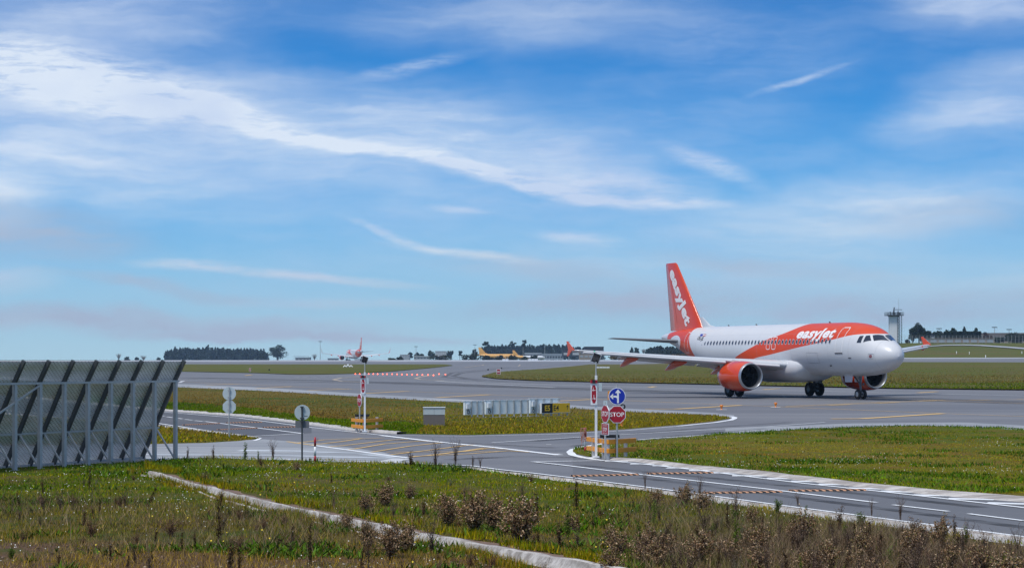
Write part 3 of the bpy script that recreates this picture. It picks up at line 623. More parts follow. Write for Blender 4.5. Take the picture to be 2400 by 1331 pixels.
def build_airliner(name, label, group=None, winglet='fence', liv=None, accent=None, detail=True, roll=.26, words=True):
    liv = liv or M_LIV; accent = accent or M_AIROR
    t = thing(name, label, 'airplane', group=group)
    # fuselage
    mb = MB(); xs = np.concatenate([[0, .03, .08, .15, .25, .4], np.arange(.6, 6.6, .25), np.arange(7, 24, 1.0), np.arange(24, 37.3, .5), [37.57]]); n = 56
    vs = [fus(x, 2 * math.pi * k / n) for x in xs for k in range(n)]
    mb.add(vs, [(i * n + k, i * n + (k + 1) % n, (i + 1) * n + (k + 1) % n, (i + 1) * n + k) for i in range(len(xs) - 1) for k in range(n)], 0, True)
    mb.add(vs[:n], [tuple(range(n))], 0); mb.add(vs[-n:], [tuple(range(n))[::-1]], 1)
    fu = mb.build('fuselage', [liv, M_STRUT], t)
    # belly fairing
    mb = MB(); S_ = [(10.6, 1.2, 2.75, .25), (10.9, 1.62, 2.5, .6), (11.4, 1.92, 2.35, .88), (12.2, 2.1, 2.3, 1.02), (14, 2.22, 2.25, 1.06), (17, 2.24, 2.22, 1.06), (19.5, 2.15, 2.25, 1.0), (21, 1.9, 2.35, .85), (22.5, 1.4, 2.45, .55), (23.4, .9, 2.3, .3)]
    n = 36; vs = []
    for x, w, zc, h in S_:
        for k in range(n):
            a = 2 * math.pi * k / n; c_, s_ = math.cos(a), math.sin(a)
            vs.append((x, w * math.copysign(abs(s_) ** .75, s_), zc + h * math.copysign(abs(c_) ** .8, c_)))
    mb.add(vs, [(i * n + k, i * n + (k + 1) % n, (i + 1) * n + (k + 1) % n, (i + 1) * n + k) for i in range(len(S_) - 1) for k in range(n)], 0, True)
    mb.add(vs[:n], [tuple(range(n))]); mb.add(vs[-n:], [tuple(range(n))[::-1]])
    mb.build('belly_fairing', M_AIRWHITE, t)
    for s in (1, -1):
        dz = -roll if s > 0 else roll
        zf = lambda y: 2.62 + (y - 2) * .094 + dz * (y / 17) ** 1.0
        lex = lambda y: 12.3 + (y - 2) * .52
        mb = MB()
        foil_loft(mb, [((lex(.4), s * .4, 2.5), 7.6, .14), ((lex(2), s * 2, zf(2)), 6.6, .14), ((lex(6.4), s * 6.4, zf(6.4)), 4.35, .12), ((lex(12), s * 12, zf(12)), 2.9, .11), ((lex(16.8), s * 16.8, zf(16.8)), 1.55, .10), ((lex(17.0) + .12, s * 17.02, zf(17)), 1.3, .05)], droop=.05)
        wg = mb.build('wing', M_AIRGREY, t)
        for y0, y1 in ((2.7, 5.15), (6.45, 16.4)):
            mb = MB(); foil_loft(mb, [((lex(y) - .30 * (1 - y / 30), s * y, zf(y) - .14), .62 + .35 * (1 - y / 17), .30) for y in np.linspace(y0, y1, 5)])
            mb.build('slat', M_AIRWHITE, wg)
        for y0, y1, c0, c1 in ((2.2, 6.3, 1.5, 1.25), (6.5, 12.9, 1.2, .8)):
            mb = MB(); te = lambda y: lex(y) + np.interp(y, [2, 6.4, 12, 16.8], [6.6, 4.35, 2.9, 1.55])
            foil_loft(mb, [((te(y) - .55, s * y, zf(y) - .22), c0 + (c1 - c0) * (y - y0) / (y1 - y0), .13) for y in (y0, y1)], droop=.35)
            mb.build('flap', M_AIRGREY, wg)
        if winglet == 'fence':
            mb = MB(); x0 = lex(17) - .05; z0 = zf(17)
            mb.prism([(x0 + .05, z0), (x0 + 1.3, z0 + .72), (x0 + 1.5, z0 + .72), (x0 + 1.15, z0 + .02), (x0 + 1.4, z0 - .48), (x0 + 1.2, z0 - .48), (x0 + .5, z0 - .05)], s * 17.0, s * 17.07)
            mb.build('wingtip_fence', accent, wg)
        elif winglet == 'tall':
            mb = MB(); foil_loft(mb, [((lex(17), s * 16.9, zf(17)), 1.5, .1), ((lex(17) + .5, s * 17.5, zf(17) + .35), 1.2, .09), ((lex(17) + 1.5, s * 17.8, zf(17) + 2.5), .55, .08)])
            mb.build('winglet', accent, wg)
        for y, ln in ((4.6, 1.35), (8.6, 1.15), (12.3, 1.0)):
            xt = lex(y) + np.interp(y, [2, 6.4, 12, 16.8], [6.6, 4.35, 2.9, 1.55]); mb = MB(); z = zf(y)
            c0 = Vector((xt - 2.3 * ln, s * y, z - .30)); c1 = Vector((xt - .7 * ln, s * y, z - .42)); c2 = Vector((xt + 1.0 * ln, s * y, z - .98)); 
            mb.tube([c0, c0.lerp(c1, .4), c1, c1.lerp(c2, .35), c1.lerp(c2, .75), c2], [.03, .19, .26 * ln, .26 * ln, .15, .02], 12)
            mb.build('flap_track_fairing', accent, wg)
        mb = MB(); mb.lathe([(-.08, .001), (-.03, .06), (.05, .07), (.1, .001)], 'Z', (lex(15.6) - .02, s * 15.6, zf(15.6) - .02), 8)
        mb.build('navigation_light', mat('green_light_lens' if s > 0 else 'red_light_lens', (.02, .5, .25) if s > 0 else (.6, .02, .02), .3), wg)
        # tailplane
        mb = MB(); foil_loft(mb, [((31.55, s * .3, 4.62), 3.9, .1), ((32.0, s * 1.0, 4.66), 3.5, .1), ((35.0, s * 6.1, 4.92), 1.5, .09), ((35.15, s * 6.22, 4.93), 1.2, .05)])
        mb.build('tailplane', M_WINGDARK, t)
        # engine
        en = bpy.data.objects.new('engine', None); COL.objects.link(en); en.parent = t; KIDS.setdefault(t.name, []).append(en)
        cy, cz = s * 5.75, 1.72
        mb = MB(); mb.lathe([(11.78, 1.06), (12.2, 1.15), (12.9, 1.2), (13.8, 1.19), (14.7, 1.1), (15.3, .98), (15.3, .93), (14.8, .9)], 'X', (0, cy, cz), 40)
        mb.build('cowling', accent, en)
        mb = MB(); mb.lathe([(12.05, .86), (11.8, .88), (11.62, .92), (11.54, .97), (11.58, 1.01), (11.78, 1.061)], 'X', (0, cy, cz), 40); mb.build('intake_lip', M_LIP, en)
        mb = MB(); mb.lathe([(12.05, .859), (12.4, .85), (12.9, .86), (12.9, .02)], 'X', (0, cy, cz), 32); mb.build('intake_duct', M_FANDARK, en)
        mb = MB(); mb.lathe([(12.35, .005), (12.45, .09), (12.65, .19), (12.85, .25)], 'X', (0, cy, cz), 16)
        for k in range(24):
            a = 2 * math.pi * k / 24; b = a + .16
            mb.add([(12.78, cy + .22 * math.cos(a), cz + .22 * math.sin(a)), (12.86, cy + .22 * math.cos(b), cz + .22 * math.sin(b)), (12.86, cy + .84 * math.cos(b + .1), cz + .84 * math.sin(b + .1)), (12.76, cy + .84 * math.cos(a + .1), cz + .84 * math.sin(a + .1))], [(0, 1, 2, 3)])
        mb.build('fan', M_FAN, en)
        mb = MB(); mb.lathe([(14.7, .72), (15.3, .66), (16.1, .46), (16.1, .40), (15.8, .3), (16.5, .2), (17.0, .02)], 'X', (0, cy, cz), 24); mb.build('exhaust_cone', M_STRUT, en)
        mb = MB(); z = zf(5.75)
        mb.add([(12.6, cy - .16, cz + 1.14), (12.6, cy + .16, cz + 1.14), (14.2, cy + .18, z + .12), (14.2, cy - .18, z + .12), (16.4, cy - .14, z - .25), (16.4, cy + .14, z - .25), (16.2, cy + .14, cz + .35), (16.2, cy - .14, cz + .35), (14, cy - .17, cz + .9), (14, cy + .17, cz + .9)],
               [(0, 1, 2, 3), (3, 2, 5, 4), (4, 5, 6, 7), (7, 6, 9, 8), (8, 9, 1, 0), (0, 3, 8), (3, 4, 7, 8), (1, 9, 2), (2, 9, 6, 5)])
        mb.build('pylon', M_AIRWHITE, en)
        # main gear
        g = MB(); ax = Vector((17.71, s * 3.795, .585)); g.tube([ax, (17.75, s * 3.75, 1.5), (17.7, s * 3.6, 2.4)], [.11, .12, .17], 12); g.tube([ax + Vector((0, -.62, 0)), ax + Vector((0, .62, 0))], .09, 10)
        g.tube([(17.75, s * 3.7, 1.25), (17.6, s * 2.4, 2.1)], .07, 8); g.tube([(17.75, s * 3.7, 1.0), (16.9, s * 3.6, 2.2)], .05, 8)
        g.box((17.6, s * 4.12, 1.65), (1.0, .04, 1.25), 1)
        gr = g.build('main_landing_gear', [M_STRUT, M_WINGDARK], t)
        for q in (-.46, .46):
            wb = MB(); wb.lathe([(-.20, .30), (-.2, .46), (-.16, .55), (-.08, .585), (.08, .585), (.16, .55), (.2, .46), (.2, .30)], 'Y', ax + Vector((0, q, 0)), 28)
            w_ = wb.build('tyre', M_TYRE, gr)
            wb = MB(); wb.lathe([(-.15, .02), (-.15, .2), (-.19, .3), (.19, .3), (.15, .2), (.15, .02)], 'Y', ax + Vector((0, q, 0)), 20); wb.build('wheel_hub', M_STRUT, gr)
    # nose gear
    g = MB(); ax = Vector((5.07, 0, .38)); g.tube([ax, (5.1, 0, 1.2), (5.15, 0, 2.0)], [.07, .09, .12], 12); g.tube([ax + Vector((0, -.32, 0)), ax + Vector((0, .32, 0))], .06, 10)
    g.tube([(5.1, 0, 1.1), (6.1, 0, 1.85)], .05, 8); g.box((4.96, .16, 1.15), (.08, .14, .14)); g.box((4.96, -.16, 1.15), (.08, .14, .14))
    gr = g.build('nose_landing_gear', [M_STRUT], t)
    for q in (-.25, .25):
        wb = MB(); wb.lathe([(-.10, .2), (-.1, .30), (-.07, .365), (0, .38), (.07, .365), (.1, .30), (.1, .2)], 'Y', ax + Vector((0, q, 0)), 24); wb.build('tyre', M_TYRE, gr)
        wb = MB(); wb.lathe([(-.08, .02), (-.07, .1), (-.1, .2), (.1, .2), (.07, .1), (.08, .02)], 'Y', ax + Vector((0, q, 0)), 18); wb.build('wheel_hub', M_HUB, gr)
    for s in (1, -1):
        mb = MB(); mb.prism([(5.5, 1.85), (6.6, 1.85), (6.55, 1.3), (5.6, 1.3)], s * .42, s * .45); mb.build('nose_gear_door', M_AIRWHITE, t)
    # fin
    mb = MB(); foil_loft(mb, [((29.75, 0, 5.6), 6.3, .10), ((30.3, 0, 6.4), 5.85, .095), ((34.75, 0, 11.6), 2.25, .09), ((35.05, 0, 11.76), 1.85, .05)], vertical=True)
    fin = mb.build('fin', accent if liv is not M_LIV_YW else M_CARGO, t)
    fin.data.name = 'fin'
    mb = MB(); foil_loft(mb, [((27.2, 0, 5.8), 3.6, .05), ((28.6, 0, 6.02), 2.3, .07), ((30.0, 0, 6.75), .7, .12)], vertical=True); mb.build('dorsal_fin', M_AIRWHITE if liv is M_LIV or liv is M_LIV_YW else M_CARGO, t)
    # rudder joint
    def finhalf(x, z):
        le = np.interp(z, [5.6, 6.4, 11.6, 11.8], [29.75, 30.3, 34.75, 35.05]); ch = np.interp(z, [5.6, 6.4, 11.6, 11.8], [6.3, 5.85, 2.25, 1.85]); th = np.interp(z, [5.6, 11.6], [.10, .09])
        return float(np.interp((x - le) / ch, [a for a, b in NACA], [b for a, b in NACA]) * th * ch)
    sides = (1, -1) if words else ()
    for s in sides:
        mb = MB(); zz = np.linspace(6.3, 11.3, 9); vs = []
        for z in zz:
            le = np.interp(z, [6.4, 11.6], [30.3, 34.75]); ch = np.interp(z, [6.4, 11.6], [5.85, 2.25]); x = le + ch * .72
            for dx in (-.02, .02): vs.append((x + dx, s * (finhalf(x + dx, z) + .012), z))
        mb.add(vs, [(2 * i, 2 * i + 1, 2 * i + 3, 2 * i + 2) for i in range(8)]); mb.build('rudder_joint', mat('rudder_gap', (.35, .03, .01), .6), t)
        # word on the fin, reading downwards
        me = text_mesh('easyJet', 1.55, .075, .12, 1.06); w0, w1 = width(me); k = 6.15 / (w1 - w0)
        A = Vector((35.75, 11.15)) if s > 0 else Vector((32.1, 6.15)); d = (Vector((32.1, 6.15)) - Vector((35.75, 11.15))).normalized()
        if s < 0: d = -d
        upv = Vector((d.y, -d.x)) if s > 0 else Vector((-d.y, d.x))
        off = -.48 if s > 0 else -.55
        def fn(u, v, s=s, A=A, d=d, upv=upv, k=k, w0=w0, off=off):
            q = A + d * ((u - w0) * k) + upv * (v * 1.0 + off)
            return Vector((q.x, s * (finhalf(q.x, q.y) + .02), q.y))
        place_text('lettering', me, fn, M_DOORWHITE, fin, 2)
        # word on the fuselage
        me = text_mesh('easyJet', 1.28, .05, .14, 1.06); w0, w1 = width(me); k = 5.35 / (w1 - w0)
        def fn(u, v, s=s, k=k, w0=w0):
            x = (11.5 - (u - w0) * k) if s > 0 else (6.15 + (u - w0) * k)
            return fus(x, s * (R(64.0) - v * .96 / 2.0), .014)
        place_text('lettering', me, fn, M_DOORWHITE, fu, 3)
        if not detail: continue
        me = text_mesh('OE-IJL', .5, .008, .25, 1.1)
        place_text('registration', me, lambda u, v, s=s: fus(27.85 - u * .8 if s > 0 else 26.4 + u * .8, s * (R(68) - v / 2), .012), M_BLACK, fu, 1)
        me = text_mesh('INSPIRED BY EUROPE', .1, 0, 0)
        for j, (a, b, m_) in enumerate([(27.65, 27.2, M_BLUE), (27.1, 26.6, None)]):
            q = MB()
            if m_: q.add([fus(x, s * R(p_), .012) for p_ in (56.5, 49.5) for x in (a, b)], [(0, 1, 3, 2)], 0); q.build('blue_flag', M_BLUE, fu)
            else:
                for r_ in range(3): q.add([fus(x, s * R(p_), .012) for p_ in (56.5 - r_ * 2.33, 54.3 - r_ * 2.33) for x in (a, b)], [(0, 1, 3, 2)], 1 if r_ == 1 else 0)
                q.build('striped_flag', [M_RED, M_DOORWHITE], fu)
    # cockpit panes
    panes = [[(1.17, 14.5), (1.93, 2.2), (2.27, 30.5), (1.85, 42.0)], [(2.01, 46.0), (2.41, 35.2), (2.64, 43.0), (2.55, 62.5)], [(2.73, 66.0), (2.81, 46.0), (3.12, 51.0), (3.14, 69.5)]]
    panes[0] = [(1.13, 4.0), (1.93, 2.2), (2.27, 30.5), (1.85, 42.0)]
    for s in (1, -1):
        for q in panes:
            mb = MB(); N_ = 6; vs = []
            cor = [fus(x, s * R(p_)) for x, p_ in q]
            for i in range(N_ + 1):
                for j in range(N_ + 1):
                    a, b = i / N_, j / N_
                    x = (1 - a) * (1 - b) * q[0][0] + (1 - a) * b * q[1][0] + a * b * q[2][0] + a * (1 - b) * q[3][0]
                    p_ = (1 - a) * (1 - b) * q[0][1] + (1 - a) * b * q[1][1] + a * b * q[2][1] + a * (1 - b) * q[3][1]
                    vs.append(fus(x, s * R(p_), .016))
            mb.add(vs, [(i * (N_ + 1) + j, (i + 1) * (N_ + 1) + j, (i + 1) * (N_ + 1) + j + 1, i * (N_ + 1) + j + 1) for i in range(N_) for j in range(N_)], 0, True)
            mb.build('cockpit_window', M_GLASSDK, t, fix=False)
    if not detail: return t
    # cabin windows: oval pane in a pale frame
    first = None
    for s in (1, -1):
        wm = MB(); 
        for (ra, rb, off, mi) in ((.155, .215, .010, 0), (.105, .16, .016, 1)):
            ring = []
            for k in range(14):
                a = 2 * math.pi * k / 14; dx, dz = ra * math.copysign(abs(math.cos(a)) ** .8, math.cos(a)), rb * math.sin(a)
                p_ = fphi(15, 4.42 + dz, s); v = fus(15, p_, off); ring.append((dx, v.y, v.z))
            wm.add(ring, [tuple(range(14))], mi)
        src = None
        xs_ = [6.42 + i * .5335 for i in range(41)]
        for x in xs_:
            if src is None: src = wm.build('cabin_window', [M_SEAM if False else mat('window_surround', (.50, .50, .52), .5), M_GLASSDK], t, fix=False); o = src
            else: o = src.copy(); COL.objects.link(o); o.parent = t
            w_ = pch(x, ST[:, 0], ST[:, 3]); o.location = (x, s * (w_ - 1.975) * .95, 0)
    def outline(name, pts, w, m, s=1, closed=True, off=.012):
        P_ = []
        for i in range(len(pts) if closed else len(pts) - 1):
            (x0, z0), (x1, z1) = pts[i], pts[(i + 1) % len(pts)]
            for j in range(8): P_.append((x0 + (x1 - x0) * j / 8, z0 + (z1 - z0) * j / 8))
        if not closed: P_.append(pts[-1])
        n = len(P_); vs = []
        for i in range(n):
            a = Vector(P_[i - 1] if (closed or i) else P_[i]); b = Vector(P_[(i + 1) % n] if (closed or i < n - 1) else P_[i]); d = (b - a).normalized(); q = Vector((-d.y, d.x)) * w / 2
            for sg in (-1, 1):
                x, z = P_[i][0] + q.x * sg, P_[i][1] + q.y * sg; vs.append(fus(x, fphi(x, z, s), off))
        mb = MB(); m_ = n if closed else n - 1
        mb.add(vs, [(2 * i, 2 * i + 1, (2 * ((i + 1) % n)) + 1, 2 * ((i + 1) % n)) for i in range(m_)]); return mb.build(name, m, t, fix=False)
    for s in (1, -1):
        outline('door', [(4.8, 3.48), (4.72, 3.7), (4.72, 5.3), (4.82, 5.44), (5.48, 5.44), (5.58, 5.3), (5.58, 3.7), (5.5, 3.48)], .05, M_DOORWHITE, s)
        outline('door_sill', [(4.66, 3.5), (5.64, 3.5)], .09, M_STRUT, s, False, .02)
        for x in (14.35, 15.2): outline('emergency_exit', [(x + .08, 3.85), (x, 3.95), (x, 4.72), (x + .08, 4.82), (x + .48, 4.82), (x + .56, 4.72), (x + .56, 3.95), (x + .48, 3.85)], .05, M_DOORWHITE, s)
        outline('rear_door', [(29.55, 3.6), (29.65, 4.6), (29.8, 5.35), (30.4, 5.4), (30.45, 4.6), (30.5, 3.65)], .045, M_DOORWHITE, s)
        outline('service_hatch', [(8.1, 2.75), (8.1, 3.55), (9.7, 3.55), (9.7, 2.75)], .02, M_SEAM, s)
        outline('nose_emblem', [(1.5, 3.05), (1.42, 3.44), (1.86, 3.46), (1.92, 3.06)], .02, M_SEAM, s)
        outline('nose_emblem', [(1.62, 3.2), (1.6, 3.34), (1.74, 3.34), (1.76, 3.2)], .09, mat('emblem_ink', (.25, .06, .07), .6), s)
        mb = MB(); mb.add([fus(3.7 + a, s * R(108 + b), .02) for a, b in ((0, 0), (.35, 1), (.35, -1.5), (0, -2))], [(0, 1, 2, 3)]); mb.build('air_data_probe', M_STRUT, t)
        mb = MB(); mb.add([fus(6.6 + a, s * R(128 + b), .02) for a, b in ((0, 0), (.3, 1.5), (.3, -1.5), (0, -3))], [(0, 1, 2, 3)]); mb.build('inlet_scoop', M_BLACK, t)
    for x in (9.2, 20.5, 25.2):
        mb = MB(); mb.prism([(x, 5.86), (x + .25, 5.86), (x + .3, 6.0), (x + .2, 6.0)], -.02, .02); mb.build('antenna', M_STRUT, t)
    return t
A_H = .4004
plane = build_airliner('airliner', 'orange and white jet airliner taxiing to the right, nose towards the camera', None)
plane.location = (28.49, 140.76, .03); plane.rotation_euler = (0, 0, R(90) + A_H)
p2 = build_airliner('airliner', 'small distant orange and white jet seen from behind on the far runway', None, winglet='tall', roll=0, words=True, detail=False)
x2, y2 = (831 - 1200) * 985 / F, 985
aft = Vector((.27, -.963)); th = math.atan2(aft.y, aft.x)
p2.location = (x2 + .6 - aft.x * 17.7, y2 - aft.y * 17.7 - 8, 2.05); p2.rotation_euler = (0, 0, th)
c1 = build_airliner('cargo_airplane', 'yellow cargo jet parked behind the dark bushes, the larger of two yellow tails', 'yellow cargo jets on the far apron', winglet='none', liv=M_LIV_Y, accent=M_CARGO, detail=False, roll=0, words=False)
c1.location = (8, 1900, 1.4); c1.rotation_euler = (0, 0, R(180)); c1.scale = (1.12,) * 3
me = text_mesh('DHL', 2.6, .06, .25); 
place_text('lettering', me, lambda u, v: Vector((6.6 - u * 1.0, 2.2, 3.4 + v)), M_CARGORED, c1)
c2 = build_airliner('cargo_airplane', 'cargo jet with a yellow tail and white body, the smaller and right one', 'yellow cargo jets on the far apron', winglet='none', liv=M_LIV_YW, accent=M_CARGO, detail=False, roll=0, words=False)
c2.location = (33, 1880, 1.2); c2.rotation_euler = (0, 0, R(180)); c2.scale = (.88,) * 3

M_EDGESTRIP = mat('dark_edge_strip', (.03, .03, .033), .8, var=.4, scale=4)
# ------------------------------------------------------------------ kerbs, gutters and the foreground verge
def lin(poly, d): return [(a, b + d) for a, b in poly]
ROADLINE = [(600, 1076), (720, 1079.5), (850, 1082.5), (1000, 1088), (1104, 1092.5), (1167, 1101), (1250, 1110), (1354, 1122.5), (1500, 1141), (1600, 1154), (1833, 1186), (2100, 1221), (2400, 1260), (2900, 1340)]
strip('concrete_gutter', lin(ROADLINE, 1.5), [(1000, 1095), (1079, 1101), (1187, 1118), (1312, 1136), (1500, 1158), (1650, 1184), (1800, 1206), (1917, 1224), (2100, 1250), (2267, 1272), (2400, 1292), (2900, 1390)], 1040, 2880, 12, 2, .013, M_KERB)
def kerb(name, poly, w, h, m, step=6, jit=0.0, p0=None, p1=None):
    """a real raised kerb with a top and two faces"""
    P = np.arange(p0 or poly[0][0], (p1 or poly[-1][0]) + .1, step); V = []
    pts = [hit(px, float(interp(poly, px))) for px in P]
    for i, (x, y) in enumerate(pts):
        a = Vector(pts[max(i - 1, 0)]); b = Vector(pts[min(i + 1, len(pts) - 1)]); d = (b - a).normalized(); s = Vector((-d.y, d.x))
        if s.y < 0: s = -s
        j = rnd.uniform(-jit, jit); hh = h + rnd.uniform(-jit, jit) * .3; ww = w + j
        for u, z in ((-.0, -.05), (0, hh), (.03, hh + .01), (ww - .03, hh + .01), (ww, hh), (ww, -.05)): V.append((x + s.x * u, y + s.y * u, z))
    k = 6; Fc = [(i * k + j, i * k + j + 1, (i + 1) * k + j + 1, (i + 1) * k + j) for i in range(len(P) - 1) for j in range(k - 1)]
    return meta(np_mesh(name, np.array(V), np.array(Fc), m), kind='structure')
strip('road_edge_strip', lin(ROADLINE, 1.2), lin(ROADLINE, 4.4), 980, 2880, 12, 1, .0155, M_EDGESTRIP)  # flat dark strip between the road line and the kerb
kerb('kerb', [(a, b + 5.6) for a, b in ROADLINE], .12, .03, M_DRAIN, 8, .01, 1040, 2880)
kerb('kerb', lin(A_LO, 1.5), .45, .07, M_KERB, 3.0, .12, 60, 930)
kerb('kerb', lin(E_UP, .8), .34, .045, M_KERB, 4, .03, -600, 560)
strip('concrete_gutter', lin(D_LO, -2.5), [(1343, 1061), (1352, 1065), (1380, 1071.5), (1430, 1078.5), (1480, 1082), (1500, 1084), (1560, 1092), (1650, 1103), (1740, 1112), (1800, 1118), (1900, 1130), (2000, 1141), (2100, 1152), (2200, 1163), (2400, 1178), (4200, 1420)], 1430, 4100, 8, 3, .062, M_DRAIN,
      bumps=lambda X, Y: np.abs(np.sin(X * 5.1 + Y * 3)) * .012, skirt=True)
fgb = lambda X, Y: (wob(X, Y, .8) * .035 + .02) * np.clip((interp(NEAR, 1200 + F * X / np.maximum(Y, 1)) * -1 + YH + CH * F / np.maximum(Y, 1)) / 30, 0, 1) + wob(X, Y, 3) * .006
strip('weedy_ground', NEAR, [(-3000, 4300), (6000, 4300)], -2400, 5200, 14, 150, .022, M_SOIL, bumps=fgb)
def gz(X, Y): return .022 + float(fgb(np.array([X]), np.array([Y]))[0])
# open concrete drain: near edge, inner face, far lip and the soil behind it
DR_LO = [(333, 1102.5), (383, 1125), (479, 1152), (552, 1176), (646, 1204), (708, 1216), (800, 1236), (943, 1263), (1067, 1289), (1143, 1312), (1230, 1338), (1420, 1390)]
DR_HI = [(348, 1101), (367, 1103), (408, 1115), (448, 1129), (496, 1140), (542, 1156), (604, 1168), (646, 1181), (750, 1202), (800, 1213), (943, 1243), (1100, 1273), (1233, 1298), (1400, 1327), (1500, 1345)]
def face_mat():  # shade of the steep drain face put into its colours, random stains over it
    n = NB('shaded_stained_face'); a = n.noise(5, 6, .75, (1, 1, .3)); b = n.noise(1.1, 4, .6)
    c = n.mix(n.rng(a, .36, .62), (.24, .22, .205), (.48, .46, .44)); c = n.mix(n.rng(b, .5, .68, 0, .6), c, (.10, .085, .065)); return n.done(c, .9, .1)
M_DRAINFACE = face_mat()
def drain():
    lo = np.array(DR_LO, float); V = []; n = 90
    hi = np.array(DR_HI, float)
    L1 = [hit(*p) for p in DR_HI]
    def resample(P, n):
        P = np.array(P); d = np.r_[0, np.cumsum(np.hypot(*np.diff(P, axis=0).T))]; t = np.linspace(0, d[-1], n)
        return np.stack([np.interp(t, d, P[:, 0]), np.interp(t, d, P[:, 1])], 1)
    # far lip stands at z .10, so its ground track is a little nearer
    H = []
    for px, row in DR_HI:
        Y = (CH - .17) * F / (row - YH); H.append(((px - 1200) * Y / F, Y))
    H = resample(H, n)
    for i in range(n):
        a, b = H[max(i - 1, 0)], H[min(i + 1, n - 1)]; d = (b - a) / np.hypot(*(b - a)); s = np.array([d[1], -d[0]])   # towards the camera side
        if s[1] > 0: s = -s
        j = rnd.uniform(-.012, .012); 
        for u, z in ((-.95, .015), (-.13, .11), (-.09, .17 + j), (-.005, .165 + j), (.01, .15), (.07, .06), (.12, .012), (.30, .006), (.36, .05 + j), (.44, .0)):
            u *= .6 + .6 * i / n; z *= .65 + .4 * i / n
            V.append((H[i][0] + s[0] * u, H[i][1] + s[1] * u, z + gz(H[i][0], H[i][1]) * .6))
    k = 10; Fc = np.array([(i * k + j, i * k + j + 1, (i + 1) * k + j + 1, (i + 1) * k + j) for i in range(n - 1) for j in range(k - 1)])
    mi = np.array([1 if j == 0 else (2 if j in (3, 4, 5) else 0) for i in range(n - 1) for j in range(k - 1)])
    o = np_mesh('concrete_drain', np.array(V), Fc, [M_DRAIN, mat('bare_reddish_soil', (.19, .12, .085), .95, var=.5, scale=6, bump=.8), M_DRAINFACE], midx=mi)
    return meta(o, kind='structure')
drain()

# ------------------------------------------------------------------ grass, flowers and weeds
def sample(n, up, lo, p0, p1, ymin=24., ymax=200., dens=None):
    """random ground points between two photo rows"""
    out = []
    tot = 0
    for _ in range(60):
        Y = ymin * (ymax / ymin) ** rng.random(n * 2); px = p0 + (p1 - p0) * rng.random(n * 2)
        row = YH + CH * F / Y
        k = (row > interp(up, px)) & (row < interp(lo, px))
        if up is NEAR: k &= ~((row > interp(DR_HI, px) - 3) & (row < interp(DR_LO, px) - 3) & (px > 345) & (px < 1440))
        Y, px = Y[k], px[k]; X = (px - 1200) * Y / F
        if dens is not None: q = rng.random(len(X)) < dens(X, Y, px, YH + CH * F / Y); X, Y = X[q], Y[q]
        out.append(np.stack([X, Y], 1)); tot += len(X)
        if tot >= n: break
    return np.concatenate(out)[:n]
def blades(name, P, Z, h, w, cols, lean=.5, kind='stuff', label=None, cat='grass', m=None):
    n = len(P); a = rng.random(n) * 2 * np.pi; H = h[0] + (h[1] - h[0]) * rng.random(n) ** 1.6; Wd = w * (.6 + .8 * rng.random(n))
    dx, dy = np.cos(a) * Wd / 2, np.sin(a) * Wd / 2; b = rng.random(n) * 2 * np.pi; l = H * lean * rng.random(n)
    base = np.stack([P[:, 0], P[:, 1], Z - .01], 1)
    v0 = base + np.stack([-dx, -dy, np.zeros(n)], 1); v1 = base + np.stack([dx, dy, np.zeros(n)], 1)
    v2 = base + np.stack([np.cos(b) * l, np.sin(b) * l, H], 1)
    V = np.stack([v0, v1, v2], 1).reshape(-1, 3); Fc = np.arange(3 * n).reshape(n, 3)
    C = np.repeat(cols, 3, 0)
    o = np_mesh(name, V, Fc, m or M_BLADE, C)
    return meta(o, label, cat, kind=kind)
def palette(P, cs, s=.35, jitter=.3):
    """colour by patch and by blade"""
    t = np.clip(.5 + .5 * wob(P[:, 0], P[:, 1], s) + rng.normal(0, .22, len(P)), 0, .999) * (len(cs) - 1)
    i = t.astype(int); f = (t - i)[:, None]; cs = np.array(cs + [cs[-1]]); c = cs[i] * (1 - f) + cs[i + 1] * f
    return np.clip(c * (1 + rng.normal(0, jitter, (len(P), 1))), .004, 1)
G1, G2, G3, O1, B1, B2 = (.06, .13, .002), (.165, .235, .002), (.34, .34, .003), (.40, .27, .010), (.27, .155, .035), (.42, .28, .12)
LOFG = [(-3000, 1420), (6000, 1420)]
def fzz(P): return .022 + fgb(P[:, 0], P[:, 1])
row_ = lambda Y: YH + CH * F / Y
# green verge, thin towards the bottom of the picture
dens = lambda X, Y, px, row: np.clip(1.2 - np.clip((row - 1120) / 170, 0, 1) * .85 + .7 * wob(X, Y, .9), .04, 1) * (1 - .85 * np.clip((row - 1268) / 40, 0, 1) * (px < 950))
P = sample(190000, NEAR, LOFG, -250, 2650, 24, 62, dens)
t_ = np.clip((row_(P[:, 1]) - 1150) / 100 + .45 * wob(P[:, 0], P[:, 1], .6), 0, .9)[:, None]
blades('grass', P, fzz(P), (.02, .085), .018, palette(P, [G1, G1, G2, G2, G3, O1], .6) * (1 - t_) + palette(P, [(.10, .11, .006), (.30, .23, .02), (.22, .13, .035), (.17, .18, .008), (.34, .23, .08), (.13, .08, .03)], .9) * t_, label='short green grass over the foreground verge')
P = sample(60000, NEAR, LOFG, -250, 2650, 24, 62, lambda X, Y, px, row: np.clip((row - 1130) / 120, .05, 1) * np.clip(.45 + .9 * wob(X + 9, Y, .7), 0.02, 1))
blades('dry_grass', P, fzz(P), (.03, .17), .009, palette(P, [B1, O1, B2, (.10, .075, .05), (.24, .19, .12)], .6), lean=.9, label='thin brown dry grass among the foreground weeds')
